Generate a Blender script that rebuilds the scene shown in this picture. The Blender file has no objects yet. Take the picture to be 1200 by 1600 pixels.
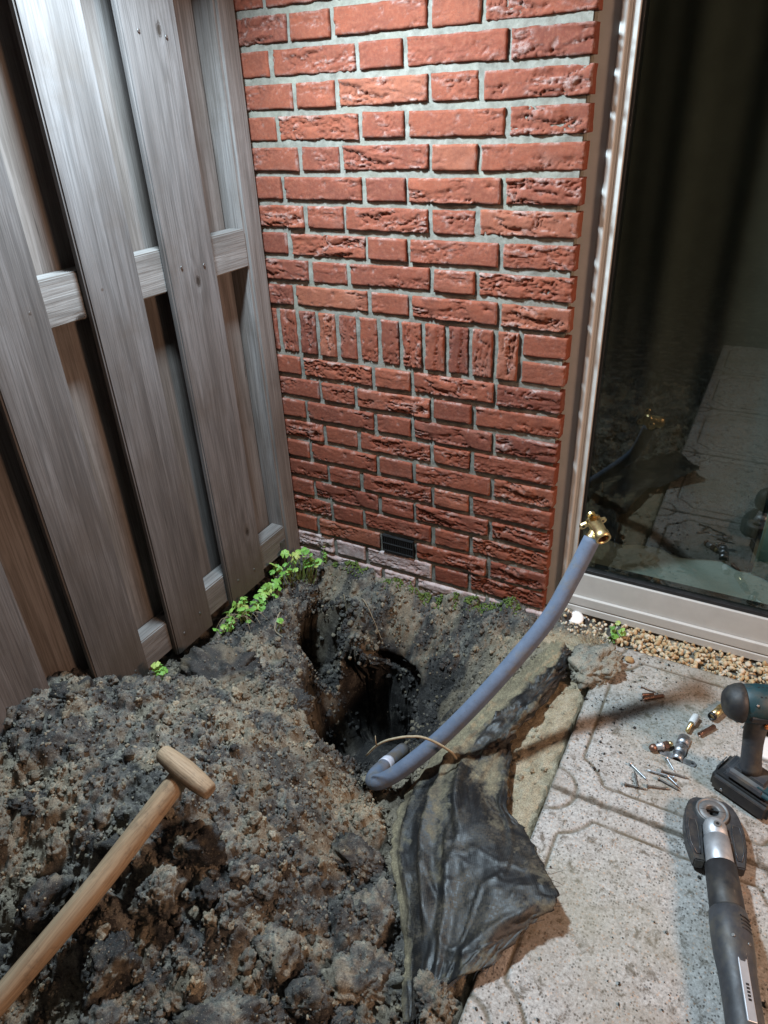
import bpy, bmesh, math, random
import numpy as np
from mathutils import Vector, Matrix

random.seed(7)
RNG = np.random.default_rng(11)
S = bpy.context.scene
COL = S.collection

# ------------------------------------------------------------------ camera
cam_d = bpy.data.cameras.new('camera')
cam = bpy.data.objects.new('camera', cam_d); COL.objects.link(cam)
CR = ((0.87892, 0.47515, -0.04157), (0.20898, -0.46197, -0.86192), (-0.42875, 0.74887, -0.50533))
CP = (0.3722, -1.4797, 1.2652)
cam.matrix_world = Matrix(((CR[0][0], -CR[1][0], -CR[2][0], CP[0]),
                           (CR[0][1], -CR[1][1], -CR[2][1], CP[1]),
                           (CR[0][2], -CR[1][2], -CR[2][2], CP[2]), (0, 0, 0, 1)))
cam_d.sensor_fit = 'VERTICAL'; cam_d.sensor_height = 24.0
cam_d.lens = 1090.04 * 24.0 / 1600.0
cam_d.clip_start = 0.02; cam_d.clip_end = 200
S.camera = cam

# ------------------------------------------------------------------ night sky, exposure
W = bpy.data.worlds.new('World'); S.world = W; W.use_nodes = True
bg = W.node_tree.nodes['Background']
bg.inputs[0].default_value = (0.92, 0.90, 0.90, 1); bg.inputs[1].default_value = 0.100
S.view_settings.view_transform = 'Standard'; S.view_settings.look = 'None'
S.view_settings.gamma = 1.0; S.view_settings.exposure = 0.36
S.view_settings.use_curve_mapping = False
S.cycles.use_denoising = True
S.cycles.max_bounces = 6; S.cycles.diffuse_bounces = 3; S.cycles.glossy_bounces = 3
S.cycles.transmission_bounces = 3; S.cycles.transparent_max_bounces = 8
S.cycles.caustics_reflective = False; S.cycles.caustics_refractive = False
S.cycles.sample_clamp_indirect = 4

# the two lamps of the place: white work light on the fence, warm wall lamp farther along the house
def lamp(name, loc, target, power, color, sx, sy, spread=180):
    d = bpy.data.lights.new(name, 'AREA'); d.shape = 'RECTANGLE'; d.size = sx; d.size_y = sy
    d.energy = power; d.color = color; d.spread = math.radians(spread)
    o = bpy.data.objects.new(name, d); COL.objects.link(o)
    v = Vector(target) - Vector(loc)
    o.rotation_euler = v.to_track_quat('-Z', 'Y').to_euler(); o.location = loc
    return o
LAMP = (-0.55, -0.50, 1.66)
WARM = (2.15, -0.85, 1.62)
lamp('work_light_beam', LAMP, (0.30, -0.62, 0.0), 34.0, (0.70, 0.87, 1.0), 0.14, 0.11, 178)
lamp('wall_lamp_glow', WARM, (0.2, -0.6, 0.1), 36.0, (1.0, 0.62, 0.42), 0.36, 0.36)

# ------------------------------------------------------------------ noise
def _h(ix, iy, iz, seed):
    with np.errstate(over='ignore'):
        h = (ix.astype(np.int64).astype(np.uint32) * np.uint32(374761393)) ^ (iy.astype(np.int64).astype(np.uint32) * np.uint32(668265263)) \
            ^ (iz.astype(np.int64).astype(np.uint32) * np.uint32(2147483647 - 58)) ^ np.uint32((seed * 974711 + 12345) & 0xffffffff)
        h = (h ^ (h >> np.uint32(13))) * np.uint32(1274126177)
        h = (h ^ (h >> np.uint32(15))) * np.uint32(2246822519)
        h = h ^ (h >> np.uint32(16))
    return h.astype(np.float64) / 4294967295.0
def vn(x, y, z=0.0, seed=0):
    x, y, z = np.broadcast_arrays(np.asarray(x, float), np.asarray(y, float), np.asarray(z, float))
    xi, yi, zi = np.floor(x), np.floor(y), np.floor(z)
    f = lambda t: t * t * t * (t * (t * 6 - 15) + 10)
    u, v, w = f(x - xi), f(y - yi), f(z - zi)
    r = 0
    for a in (0, 1):
        for b in (0, 1):
            for c in (0, 1):
                if c and not np.any(w): continue
                r = r + _h(xi + a, yi + b, zi + c, seed) * (u if a else 1 - u) * (v if b else 1 - v) * (w if c else 1 - w)
    return r
def fbm(x, y, z=0.0, o=4, seed=0, g=0.5):
    r, a, t = 0, 1.0, 0
    for i in range(o):
        k = 2.03 ** i
        r = r + a * vn(np.asarray(x) * k + 7.3 * i, np.asarray(y) * k + 3.1 * i, np.asarray(z) * k, seed + i * 17); t += a; a *= g
    return r / t
def worley(x, y, seed=0):
    xi, yi = np.floor(x), np.floor(y)
    d = np.full(np.shape(x), 9.0); idv = np.zeros(np.shape(x))
    zero = np.zeros(np.shape(x))
    for a in (-1, 0, 1):
        for b in (-1, 0, 1):
            cx, cy = xi + a, yi + b
            px = cx + 0.1 + 0.8 * _h(cx, cy, zero, seed); py = cy + 0.1 + 0.8 * _h(cx, cy, zero, seed + 5)
            dd = np.hypot(x - px, y - py)
            m = dd < d
            d = np.where(m, dd, d); idv = np.where(m, _h(cx, cy, zero, seed + 9), idv)
    return d, idv
def sm(a, b, x):
    t = np.clip((x - a) / (b - a), 0, 1); return t * t * (3 - 2 * t)

# ------------------------------------------------------------------ object helpers
def link(o, parent=None):
    COL.objects.link(o)
    if parent is not None: o.parent = parent
    return o
def obj(name, me, m=None, parent=None, loc=(0, 0, 0), rot=(0, 0, 0)):
    o = bpy.data.objects.new(name, me); link(o, parent)
    o.location = loc; o.rotation_euler = rot
    if m is not None and len(me.materials) == 0: me.materials.append(m)
    return o
def thing(name, label, cat, loc=(0, 0, 0), rot=(0, 0, 0), group=None):
    o = bpy.data.objects.new(name, None); link(o); o.location = loc; o.rotation_euler = rot
    o['label'] = label; o['category'] = cat
    if group: o['group'] = group
    return o
def tag(o, label=None, cat=None, group=None, kind=None):
    if label: o['label'] = label
    if cat: o['category'] = cat
    if group: o['group'] = group
    if kind: o['kind'] = kind
    return o
def mesh_np(name, V, F, smooth=True, attrs=None):
    """V (n,3); F list of faces or an (m,k) array"""
    me = bpy.data.meshes.new(name)
    V = np.asarray(V, np.float32)
    if isinstance(F, np.ndarray):
        m, k = F.shape
        me.vertices.add(len(V)); me.vertices.foreach_set('co', V.ravel())
        me.loops.add(m * k); me.loops.foreach_set('vertex_index', F.astype(np.int32).ravel())
        me.polygons.add(m); me.polygons.foreach_set('loop_start', np.arange(0, m * k, k, dtype=np.int32))
        me.update(calc_edges=True); me.validate()
    else:
        me.from_pydata([tuple(map(float, v)) for v in V], [], F); me.update()
    if smooth: me.polygons.foreach_set('use_smooth', np.ones(len(me.polygons), bool))
    for k, a in (attrs or {}).items():
        at = me.attributes.new(k, 'FLOAT', 'POINT'); at.data.foreach_set('value', np.asarray(a, np.float32).ravel())
    return me
def grid_faces(nx, ny, off=0):
    """quads of an (ny, nx) vertex grid, x fastest"""
    i = np.arange(nx - 1)[None, :] + nx * np.arange(ny - 1)[:, None]
    return (np.stack([i, i + 1, i + nx + 1, i + nx], -1).reshape(-1, 4) + off)
def bm_mesh(name, bm, smooth=False):
    me = bpy.data.meshes.new(name); bm.normal_update(); bm.to_mesh(me); bm.free()
    if smooth: me.polygons.foreach_set('use_smooth', np.ones(len(me.polygons), bool))
    return me
def box_me(name, x0, x1, y0, y1, z0, z1, bev=0.0, seg=2, cuts=0):
    bm = bmesh.new()
    bmesh.ops.create_cube(bm, size=1.0)
    for v in bm.verts:
        v.co = ((x0 + x1) / 2 + v.co.x * (x1 - x0), (y0 + y1) / 2 + v.co.y * (y1 - y0), (z0 + z1) / 2 + v.co.z * (z1 - z0))
    if bev > 0: bmesh.ops.bevel(bm, geom=list(bm.edges), offset=bev, segments=seg, affect='EDGES', profile=0.5)
    return bm_mesh(name, bm)
def lathe_me(name, prof, n=24, axis='z', cap=True, smooth=True):
    """prof: list of (t, r) along the axis"""
    V, F = [], []
    for t, r in prof:
        for k in range(n):
            a = 2 * math.pi * k / n; c, s = r * math.cos(a), r * math.sin(a)
            V.append((c, s, t) if axis == 'z' else ((t, c, s) if axis == 'x' else (s, t, c)))
    for i in range(len(prof) - 1):
        for k in range(n):
            a, b = i * n + k, i * n + (k + 1) % n
            F.append((a, b, b + n, a + n))
    if cap:
        F.append(tuple(reversed(range(n)))); F.append(tuple(range((len(prof) - 1) * n, len(prof) * n)))
    me = mesh_np(name, V, F, smooth)
    if cap and smooth:
        me.polygons[-1].use_smooth = False; me.polygons[-2].use_smooth = False
    return me
def catmull(P, n):
    P = np.asarray(P, float); Q = np.vstack([2 * P[0] - P[1], P, 2 * P[-1] - P[-2]])
    m = len(P) - 1; t = np.linspace(0, m, n); i = np.minimum(t.astype(int), m - 1); u = (t - i)[:, None]
    a, b, c, d = Q[i], Q[i + 1], Q[i + 2], Q[i + 3]
    return 0.5 * (2 * b + (c - a) * u + (2 * a - 5 * b + 4 * c - d) * u * u + (3 * b - a - 3 * c + d) * u ** 3)
def tube_np(P, R, n=12, cap=True):
    P = np.asarray(P, float); m = len(P); R = np.broadcast_to(np.asarray(R, float), (m,))
    T = np.gradient(P, axis=0); T /= np.linalg.norm(T, axis=1)[:, None] + 1e-12
    up = np.array([0, 0, 1.0]) if abs(T[0][2]) < 0.9 else np.array([1.0, 0, 0])
    N = np.cross(up, T[0]); N /= np.linalg.norm(N)
    V = []
    for i in range(m):
        N = N - T[i] * np.dot(N, T[i]); N /= np.linalg.norm(N); B = np.cross(T[i], N)
        a = 2 * np.pi * np.arange(n) / n
        V.append(P[i] + R[i] * (np.cos(a)[:, None] * N + np.sin(a)[:, None] * B))
    V = np.vstack(V)
    F = [(i * n + k, i * n + (k + 1) % n, (i + 1) * n + (k + 1) % n, (i + 1) * n + k) for i in range(m - 1) for k in range(n)]
    if cap: F.append(tuple(reversed(range(n)))); F.append(tuple(range((m - 1) * n, m * n)))
    return V, F
def tube_me(name, P, R, n=12, cap=True):
    V, F = tube_np(P, R, n, cap); me = mesh_np(name, V, F)
    if cap: me.polygons[-1].use_smooth = False; me.polygons[-2].use_smooth = False
    return me
def ico_np(sub):
    bm = bmesh.new(); bmesh.ops.create_icosphere(bm, subdivisions=sub, radius=1.0)
    V = np.array([v.co[:] for v in bm.verts]); F = np.array([[v.index for v in f.verts] for f in bm.faces]); bm.free()
    return V, F

# ------------------------------------------------------------------ materials
class NT:
    def __init__(s, name):
        s.m = bpy.data.materials.new(name); s.m.use_nodes = True; s.t = s.m.node_tree
        s.p = s.t.nodes['Principled BSDF']
    def n(s, typ, **kw):
        nd = s.t.nodes.new(typ)
        for k, v in kw.items():
            if k.startswith('i_'):
                nd.inputs[k[2:].replace('_', ' ')].default_value = v
            else: setattr(nd, k, v)
        return nd
    def l(s, a, b): s.t.links.new(a, b)
    def coord(s, scale=(1, 1, 1), rnd=True, out='Object'):
        tc = s.n('ShaderNodeTexCoord'); mp = s.n('ShaderNodeMapping'); mp.inputs['Scale'].default_value = scale
        s.l(tc.outputs[out], mp.inputs['Vector'])
        if rnd:
            oi = s.n('ShaderNodeObjectInfo'); mu = s.n('ShaderNodeMath', operation='MULTIPLY'); mu.inputs[1].default_value = 37.0
            s.l(oi.outputs['Random'], mu.inputs[0]); cb = s.n('ShaderNodeCombineXYZ')
            for i in range(3): s.l(mu.outputs[0], cb.inputs[i])
            ad = s.n('ShaderNodeVectorMath', operation='ADD'); s.l(mp.outputs[0], ad.inputs[0]); s.l(cb.outputs[0], ad.inputs[1])
            return ad.outputs[0]
        return mp.outputs[0]
    def noise(s, vec, scale, detail=4, rough=0.55, dist=0.0):
        nd = s.n('ShaderNodeTexNoise'); s.l(vec, nd.inputs['Vector'])
        nd.inputs['Scale'].default_value = scale; nd.inputs['Detail'].default_value = detail
        nd.inputs['Roughness'].default_value = rough; nd.inputs['Distortion'].default_value = dist
        return nd.outputs['Fac']
    def ramp(s, fac, stops):
        nd = s.n('ShaderNodeValToRGB'); s.l(fac, nd.inputs[0]); e = nd.color_ramp.elements
        while len(e) < len(stops): e.new(0.5)
        for q, (p, c) in zip(e, stops):
            q.position = p; q.color = (c, c, c, 1) if isinstance(c, (int, float)) else (*c, 1)
        return nd.outputs[0]
    def mix(s, fac, a, b, mode='MIX'):
        nd = s.n('ShaderNodeMix', data_type='RGBA', blend_type=mode)
        for i, v in ((0, fac), (6, a), (7, b)):
            if isinstance(v, (int, float)): nd.inputs[i].default_value = v
            elif isinstance(v, tuple): nd.inputs[i].default_value = (*v, 1)
            else: s.l(v, nd.inputs[i])
        return nd.outputs[2]
    def math(s, op, a, b=None):
        nd = s.n('ShaderNodeMath', operation=op)
        for i, v in ((0, a), (1, b)):
            if v is None: continue
            if isinstance(v, (int, float)): nd.inputs[i].default_value = v
            else: s.l(v, nd.inputs[i])
        return nd.outputs[0]
    def attr(s, name):
        return s.n('ShaderNodeAttribute', attribute_name=name).outputs['Fac']
    def rnd(s): return s.n('ShaderNodeObjectInfo').outputs['Random']
    def bump(s, h, strength=0.4, dist=0.002, prev=None):
        nd = s.n('ShaderNodeBump'); nd.inputs['Strength'].default_value = strength; nd.inputs['Distance'].default_value = dist
        s.l(h, nd.inputs['Height'])
        if prev is not None: s.l(prev, nd.inputs['Normal'])
        return nd.outputs[0]
    def done(s, col=None, rough=None, normal=None, metal=None, spec=None):
        for k, v in (('Base Color', col), ('Roughness', rough), ('Normal', normal), ('Metallic', metal), ('Specular IOR Level', spec)):
            if v is None: continue
            if isinstance(v, (int, float)): s.p.inputs[k].default_value = v
            elif isinstance(v, tuple): s.p.inputs[k].default_value = (*v, 1)
            else: s.l(v, s.p.inputs[k])
        return s.m

def simple(name, col, rough=0.5, metal=0.0, var=0.25, scale=60, bump=0.0, grime=None):
    t = NT(name); v = t.coord(); f = t.noise(v, scale, 5, 0.6)
    lo = tuple(c * (1 - var) for c in col); hi = tuple(min(1, c * (1 + var)) for c in col)
    c = t.ramp(f, [(0.3, lo), (0.7, hi)])
    if grime:
        g = t.ramp(t.noise(v, scale * 0.35, 6, 0.65), [(0.48, 0.0), (0.66, 0.8)]); c = t.mix(g, c, grime)
    r = t.ramp(t.noise(v, scale * 0.6, 4), [(0.3, max(0.02, rough - 0.1)), (0.7, min(1, rough + 0.1))])
    nm = t.bump(f, 0.3, bump) if bump else None
    return t.done(c, r, nm, metal)

def m_brick(name, pale=False, side=False):
    t = NT(name); v = t.coord(); r = t.rnd()
    base = t.ramp(r, [(0.0, (0.150, 0.046, 0.032)), (0.3, (0.248, 0.074, 0.042)), (0.65, (0.205, 0.060, 0.037)), (0.85, (0.252, 0.078, 0.045)), (1.0, (0.285, 0.100, 0.058))])
    n1 = t.noise(v, 24, 6, 0.62); base = t.mix(t.ramp(n1, [(0.35, 0.0), (0.72, 0.65)]), base, (0.130, 0.046, 0.034))
    n2 = t.noise(v, 140, 4, 0.6); base = t.mix(t.ramp(n2, [(0.45, 0.0), (0.75, 0.45)]), base, (0.30, 0.118, 0.072))
    lime = t.attr('lime')
    li = t.math('MULTIPLY', t.math('MULTIPLY', lime, 0.62), t.ramp(t.noise(v, 75, 6, 0.7), [(0.42, 0.0), (0.62, 1.0)]))
    base = t.mix(li, base, (0.44, 0.36, 0.33))
    n3 = t.noise(v, 9, 5, 0.6); base = t.mix(t.ramp(n3, [(0.58, 0.0), (0.80, 0.25)]), base, (0.40, 0.25, 0.20))
    if pale:
        pf = t.ramp(t.noise(v, 30, 6, 0.7), [(0.25, 0.2), (0.6, 0.92)]); base = t.mix(pf, base, (0.52, 0.45, 0.44))
    sp = t.ramp(t.noise(v, 340, 4, 0.7), [(0.54, 0.0), (0.68, 0.75)]); base = t.mix(sp, base, (0.12, 0.05, 0.04))
    nb = t.bump(t.noise(v, 460, 5, 0.72), 0.75, 0.0015); nb = t.bump(t.noise(v, 130, 4, 0.6), 0.35, 0.0014, nb)
    return t.done(base, 0.97, nb, spec=0.08)
def m_mortar():
    t = NT('mortar'); v = t.coord(rnd=False)
    c = t.ramp(t.noise(v, 60, 6, 0.65), [(0.3, (0.145, 0.138, 0.115)), (0.55, (0.225, 0.216, 0.183)), (0.8, (0.30, 0.287, 0.25))])
    c = t.mix(t.ramp(t.noise(v, 5, 4, 0.6), [(0.5, 0.0), (0.75, 0.4)]), c, (0.30, 0.31, 0.22))
    c = t.mix(t.ramp(t.noise(v, 900, 2, 0.6), [(0.58, 0.0), (0.7, 0.7)]), c, (0.12, 0.11, 0.10))
    nb = t.bump(t.noise(v, 700, 5, 0.75), 0.7, 0.0015); nb = t.bump(t.noise(v, 90, 4), 0.5, 0.003, nb)
    return t.done(c, 0.93, nb, spec=0.2)
def m_wood(name, cols, knots=True, dirt=0.4, splash=False):
    """boards run along local Z; cols: dark, mid, light"""
    t = NT(name); tc = t.n('ShaderNodeTexCoord'); oi = t.n('ShaderNodeObjectInfo')
    off = t.math('MULTIPLY', oi.outputs['Random'], 53.0)
    cb = t.n('ShaderNodeCombineXYZ'); t.l(off, cb.inputs[0]); t.l(off, cb.inputs[1]); t.l(off, cb.inputs[2])
    ad = t.n('ShaderNodeVectorMath', operation='ADD'); t.l(tc.outputs['Object'], ad.inputs[0]); t.l(cb.outputs[0], ad.inputs[1])
    P = ad.outputs[0]
    # knots: cells stretched along the board
    sp = t.n('ShaderNodeSeparateXYZ'); t.l(P, sp.inputs[0]); cv = t.n('ShaderNodeCombineXYZ'); t.l(t.math('MULTIPLY', t.math('ADD', sp.outputs[0], sp.outputs[1]), 9.0), cv.inputs[0]); t.l(t.math('MULTIPLY', sp.outputs[2], 4.6), cv.inputs[1])
    vo = t.n('ShaderNodeTexVoronoi', feature='F1', voronoi_dimensions='2D'); vo.inputs['Scale'].default_value = 1.0; t.l(cv.outputs[0], vo.inputs['Vector'])
    sk = t.n('ShaderNodeSeparateColor'); t.l(vo.outputs['Color'], sk.inputs[0])
    kd = t.math('ADD', vo.outputs['Distance'], t.ramp(sk.outputs[0], [(0.36, 0.0), (0.40, 1.0)]))
    infl = t.ramp(kd, [(0.0, 1.0), (0.42, 0.0)])
    # grain field, pushed round the knots
    mg = t.n('ShaderNodeMapping'); mg.inputs['Scale'].default_value = (1.0, 1.0, 0.055); t.l(P, mg.inputs['Vector'])
    lo = t.noise(mg.outputs[0], 26, 3, 0.5)
    f1 = t.math('ADD', t.math('MULTIPLY', lo, 26.0), t.math('MULTIPLY', infl, 5.5))
    ring = t.math('SINE', f1)
    ring01 = t.math('ADD', t.math('MULTIPLY', ring, 0.5), 0.5)
    mf = t.n('ShaderNodeMapping'); mf.inputs['Scale'].default_value = (1.0, 1.0, 0.02); t.l(P, mf.inputs['Vector'])
    fine = t.noise(mf.outputs[0], 330, 5, 0.65)
    mm = t.n('ShaderNodeMapping'); mm.inputs['Scale'].default_value = (1.0, 1.0, 0.12); t.l(P, mm.inputs['Vector'])
    patch = t.noise(mm.outputs[0], 14, 6, 0.62)
    c = t.ramp(patch, [(0.28, cols[0]), (0.5, cols[1]), (0.74, cols[2])])
    c = t.mix(t.math('MULTIPLY', t.math('POWER', ring01, 3.0), 0.36), c, tuple(x * 0.55 for x in cols[0]))
    c = t.mix(t.ramp(fine, [(0.36, 0.55), (0.56, 0.0)]), c, tuple(x * 0.6 for x in cols[0]))
    c = t.mix(t.ramp(fine, [(0.62, 0.0), (0.80, 0.25)]), c, tuple(min(1, x * 1.35) for x in cols[2]))
    if knots:
        kc = t.math('ADD', kd, t.math('MULTIPLY', t.math('SUBTRACT', t.noise(P, 120, 4, 0.7), 0.5), 0.06))
        km = t.ramp(kc, [(0.036, 0.97), (0.048, 0.45), (0.056, 0.85), (0.068, 0.12), (0.10, 0.0)]); c = t.mix(km, c, (0.022, 0.016, 0.012))
    br = t.n('ShaderNodeHueSaturation'); t.l(c, br.inputs['Color'])
    t.l(t.math('ADD', t.math('MULTIPLY', oi.outputs['Random'], 0.35), 0.82), br.inputs['Value'])
    c = br.outputs[0]
    if dirt:
        dm = t.ramp(t.noise(P, 6 if knots else 24, 6, 0.7), [(0.52, 0.0), (0.72, dirt)]); c = t.mix(dm, c, (0.075, 0.058, 0.045))
    if splash:
        so = t.n('ShaderNodeSeparateXYZ'); t.l(tc.outputs['Object'], so.inputs[0])
        zz = t.math('ADD', so.outputs[2], t.math('MULTIPLY', t.noise(P, 24, 5, 0.7), 0.30))
        c = t.mix(t.ramp(zz, [(0.16, 0.85), (0.36, 0.0)]), c, (0.070, 0.058, 0.045))
        mc = t.n('ShaderNodeMapping'); mc.inputs['Scale'].default_value = (1.0, 1.0, 0.035); t.l(P, mc.inputs['Vector'])
        ck = t.ramp(t.noise(mc.outputs[0], 75, 3, 0.5), [(0.715, 0.0), (0.745, 0.9)]); c = t.mix(ck, c, (0.020, 0.017, 0.015))
    nb = t.bump(fine, 0.45, 0.0016); nb = t.bump(ring01, 0.35, 0.0010, nb)
    if knots: nb = t.bump(t.ramp(kd, [(0.0, 0.0), (0.12, 1.0)]), 0.5, 0.003, nb)
    return t.done(c, t.ramp(fine, [(0.3, 0.85), (0.7, 0.62)]), nb, spec=0.35)
def m_soil(name='soil', tone=0.0, wet=0.0):
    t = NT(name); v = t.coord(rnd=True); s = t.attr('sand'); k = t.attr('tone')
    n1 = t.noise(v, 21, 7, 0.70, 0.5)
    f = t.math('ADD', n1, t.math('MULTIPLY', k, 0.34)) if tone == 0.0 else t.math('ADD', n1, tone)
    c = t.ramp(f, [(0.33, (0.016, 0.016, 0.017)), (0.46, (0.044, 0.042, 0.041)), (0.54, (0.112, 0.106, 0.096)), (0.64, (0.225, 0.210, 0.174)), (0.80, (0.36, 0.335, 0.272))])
    sc = t.ramp(t.noise(v, 45, 6, 0.65), [(0.3, (0.27, 0.205, 0.125)), (0.5, (0.42, 0.345, 0.23)), (0.72, (0.53, 0.455, 0.335))])
    c = t.mix(s, c, sc)
    g = t.ramp(t.noise(v, 380, 3, 0.6), [(0.35, 0.55), (0.6, 0.0)]); c = t.mix(g, c, tuple([0.03, 0.028, 0.026]))
    g2 = t.ramp(t.noise(v, 620, 2, 0.6), [(0.60, 0.0), (0.74, 0.55)]); c = t.mix(g2, c, (0.42, 0.38, 0.29))
    nb = t.bump(t.noise(v, 420, 5, 0.75), 0.75, 0.0028); nb = t.bump(t.noise(v, 110, 5, 0.65), 0.6, 0.005, nb)
    r = t.ramp(n1, [(0.35, 0.60 - 0.28 * wet), (0.6, 0.95)])
    return t.done(c, r, nb, spec=0.3)
def m_slab():
    t = NT('aggregate_concrete'); v = t.coord(rnd=False, out='Object'); oi = t.n('ShaderNodeObjectInfo')
    tc = t.n('ShaderNodeTexCoord'); ad = t.n('ShaderNodeVectorMath', operation='ADD'); t.l(tc.outputs['Object'], ad.inputs[0]); t.l(oi.outputs['Location'], ad.inputs[1])
    v = ad.outputs[0]
    c = t.ramp(t.noise(v, 210, 4, 0.7), [(0.3, (0.22, 0.213, 0.202)), (0.5, (0.375, 0.362, 0.342)), (0.7, (0.54, 0.53, 0.51))])
    vo = t.n('ShaderNodeTexVoronoi', feature='F1'); vo.inputs['Scale'].default_value = 240; t.l(v, vo.inputs['Vector'])
    sep = t.n('ShaderNodeSeparateColor'); t.l(vo.outputs['Color'], sep.inputs[0])
    dark = t.math('MULTIPLY', t.ramp(sep.outputs[0], [(0.70, 0.0), (0.76, 1.0)]), t.ramp(vo.outputs['Distance'], [(0.30, 0.85), (0.55, 0.0)]))
    c = t.mix(dark, c, (0.075, 0.07, 0.065))
    pink = t.math('MULTIPLY', t.ramp(sep.outputs[1], [(0.84, 0.0), (0.9, 1.0)]), t.ramp(vo.outputs['Distance'], [(0.30, 0.6), (0.55, 0.0)]))
    c = t.mix(pink, c, (0.50, 0.34, 0.24))
    d1 = t.noise(v, 7, 7, 0.66, 0.3)
    c = t.mix(t.ramp(d1, [(0.44, 0.0), (0.72, 0.60)]), c, (0.21, 0.165, 0.125))
    d2 = t.noise(v, 46, 6, 0.68, 0.5)
    c = t.mix(t.ramp(d2, [(0.535, 0.0), (0.66, 0.85)]), c, (0.090, 0.070, 0.050))
    gm = t.noise(v, 3.5, 4, 0.6); c = t.mix(t.ramp(gm, [(0.5, 0.0), (0.75, 0.25)]), c, (0.28, 0.31, 0.22))
    gr = t.math('MULTIPLY', t.attr('groove'), t.ramp(t.noise(v, 28, 5, 0.65), [(0.25, 0.35), (0.6, 1.0)])); c = t.mix(gr, c, (0.115, 0.093, 0.063))
    nb = t.bump(t.noise(v, 480, 4, 0.7), 0.5, 0.0012); nb = t.bump(vo.outputs['Distance'], 0.25, 0.0012, nb)
    return t.done(c, 0.88, nb, spec=0.3)
def m_glass():
    t = NT('window_glass'); t.t.nodes.remove(t.p)
    out = [n for n in t.t.nodes if n.type == 'OUTPUT_MATERIAL'][0]
    tr = t.n('ShaderNodeBsdfTransparent'); tr.inputs[0].default_value = (0.80, 0.86, 0.83, 1)
    gl = t.n('ShaderNodeBsdfGlossy'); gl.inputs['Roughness'].default_value = 0.012; gl.inputs[0].default_value = (0.95, 1.0, 0.97, 1)
    fr = t.n('ShaderNodeFresnel'); fr.inputs[0].default_value = 1.52
    mx = t.n('ShaderNodeMixShader'); ge = t.n('ShaderNodeNewGeometry'); t.l(t.math('MULTIPLY', t.math('MULTIPLY', fr.outputs[0], 2.3), t.math('SUBTRACT', 1.0, ge.outputs['Backfacing'])), mx.inputs[0]); t.l(tr.outputs[0], mx.inputs[1]); t.l(gl.outputs[0], mx.inputs[2])
    t.l(mx.outputs[0], out.inputs[0]); return t.m
def m_sheet():
    t = NT('woven_weed_cloth'); v = t.coord(rnd=False); uvn = t.n('ShaderNodeUVMap')
    mp = t.n('ShaderNodeMapping'); mp.inputs['Scale'].default_value = (1, 1, 1); t.l(uvn.outputs[0], mp.inputs['Vector'])
    wx = t.n('ShaderNodeTexWave', wave_type='BANDS', bands_direction='X'); wx.inputs['Scale'].default_value = 30; t.l(mp.outputs[0], wx.inputs['Vector'])
    wy = t.n('ShaderNodeTexWave', wave_type='BANDS', bands_direction='Y'); wy.inputs['Scale'].default_value = 38; t.l(mp.outputs[0], wy.inputs['Vector'])
    weave = t.math('MULTIPLY', wx.outputs['Fac'], wy.outputs['Fac'])
    c = t.ramp(weave, [(0.1, (0.004, 0.0045, 0.005)), (0.8, (0.024, 0.025, 0.027))])
    s = t.attr('sand'); nn = t.noise(v, 38, 7, 0.7, 0.4)
    sm_ = t.ramp(t.math('ADD', t.math('MULTIPLY', nn, 0.8), t.math('MULTIPLY', s, 0.55)), [(0.52, 0.0), (0.80, 0.95)])
    sand = t.ramp(t.noise(v, 260, 4, 0.7), [(0.3, (0.13, 0.105, 0.065)), (0.7, (0.33, 0.28, 0.18))])
    c = t.mix(sm_, c, sand)
    bp = t.math('MULTIPLY', t.ramp(t.noise(v, 13, 5, 0.65, 0.6), [(0.44, 0.0), (0.64, 1.0)]), t.ramp(t.noise(v, 240, 4, 0.7), [(0.38, 0.0), (0.60, 0.75)])); c = t.mix(bp, c, (0.085, 0.066, 0.043))
    dust = t.ramp(t.noise(v, 480, 3, 0.7), [(0.60, 0.0), (0.74, 0.5)]); c = t.mix(dust, c, (0.10, 0.085, 0.06))
    sm_ = t.math('MAXIMUM', sm_, t.math('MULTIPLY', bp, 0.6))
    rr = t.ramp(sm_, [(0.0, 0.43), (0.5, 0.82), (1.0, 0.95)])
    nb = t.bump(weave, 0.18, 0.0004); nb = t.bump(t.noise(v, 300, 4, 0.7), 0.3, 0.0012, nb)
    return t.done(c, rr, nb, spec=0.40)
def m_leaf():
    t = NT('clover_leaf'); v = t.coord(); r = t.rnd()
    c = t.ramp(r, [(0.0, (0.13, 0.30, 0.05)), (0.5, (0.20, 0.42, 0.085)), (0.88, (0.30, 0.46, 0.10)), (1.0, (0.42, 0.40, 0.13))])
    c = t.mix(t.ramp(t.noise(v, 160, 4), [(0.4, 0.0), (0.7, 0.35)]), c, (0.10, 0.22, 0.05))
    t.p.inputs['Subsurface Weight'].default_value = 0.0
    return t.done(c, 0.45, t.bump(t.noise(v, 300, 3), 0.3, 0.0008), spec=0.4)

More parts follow.
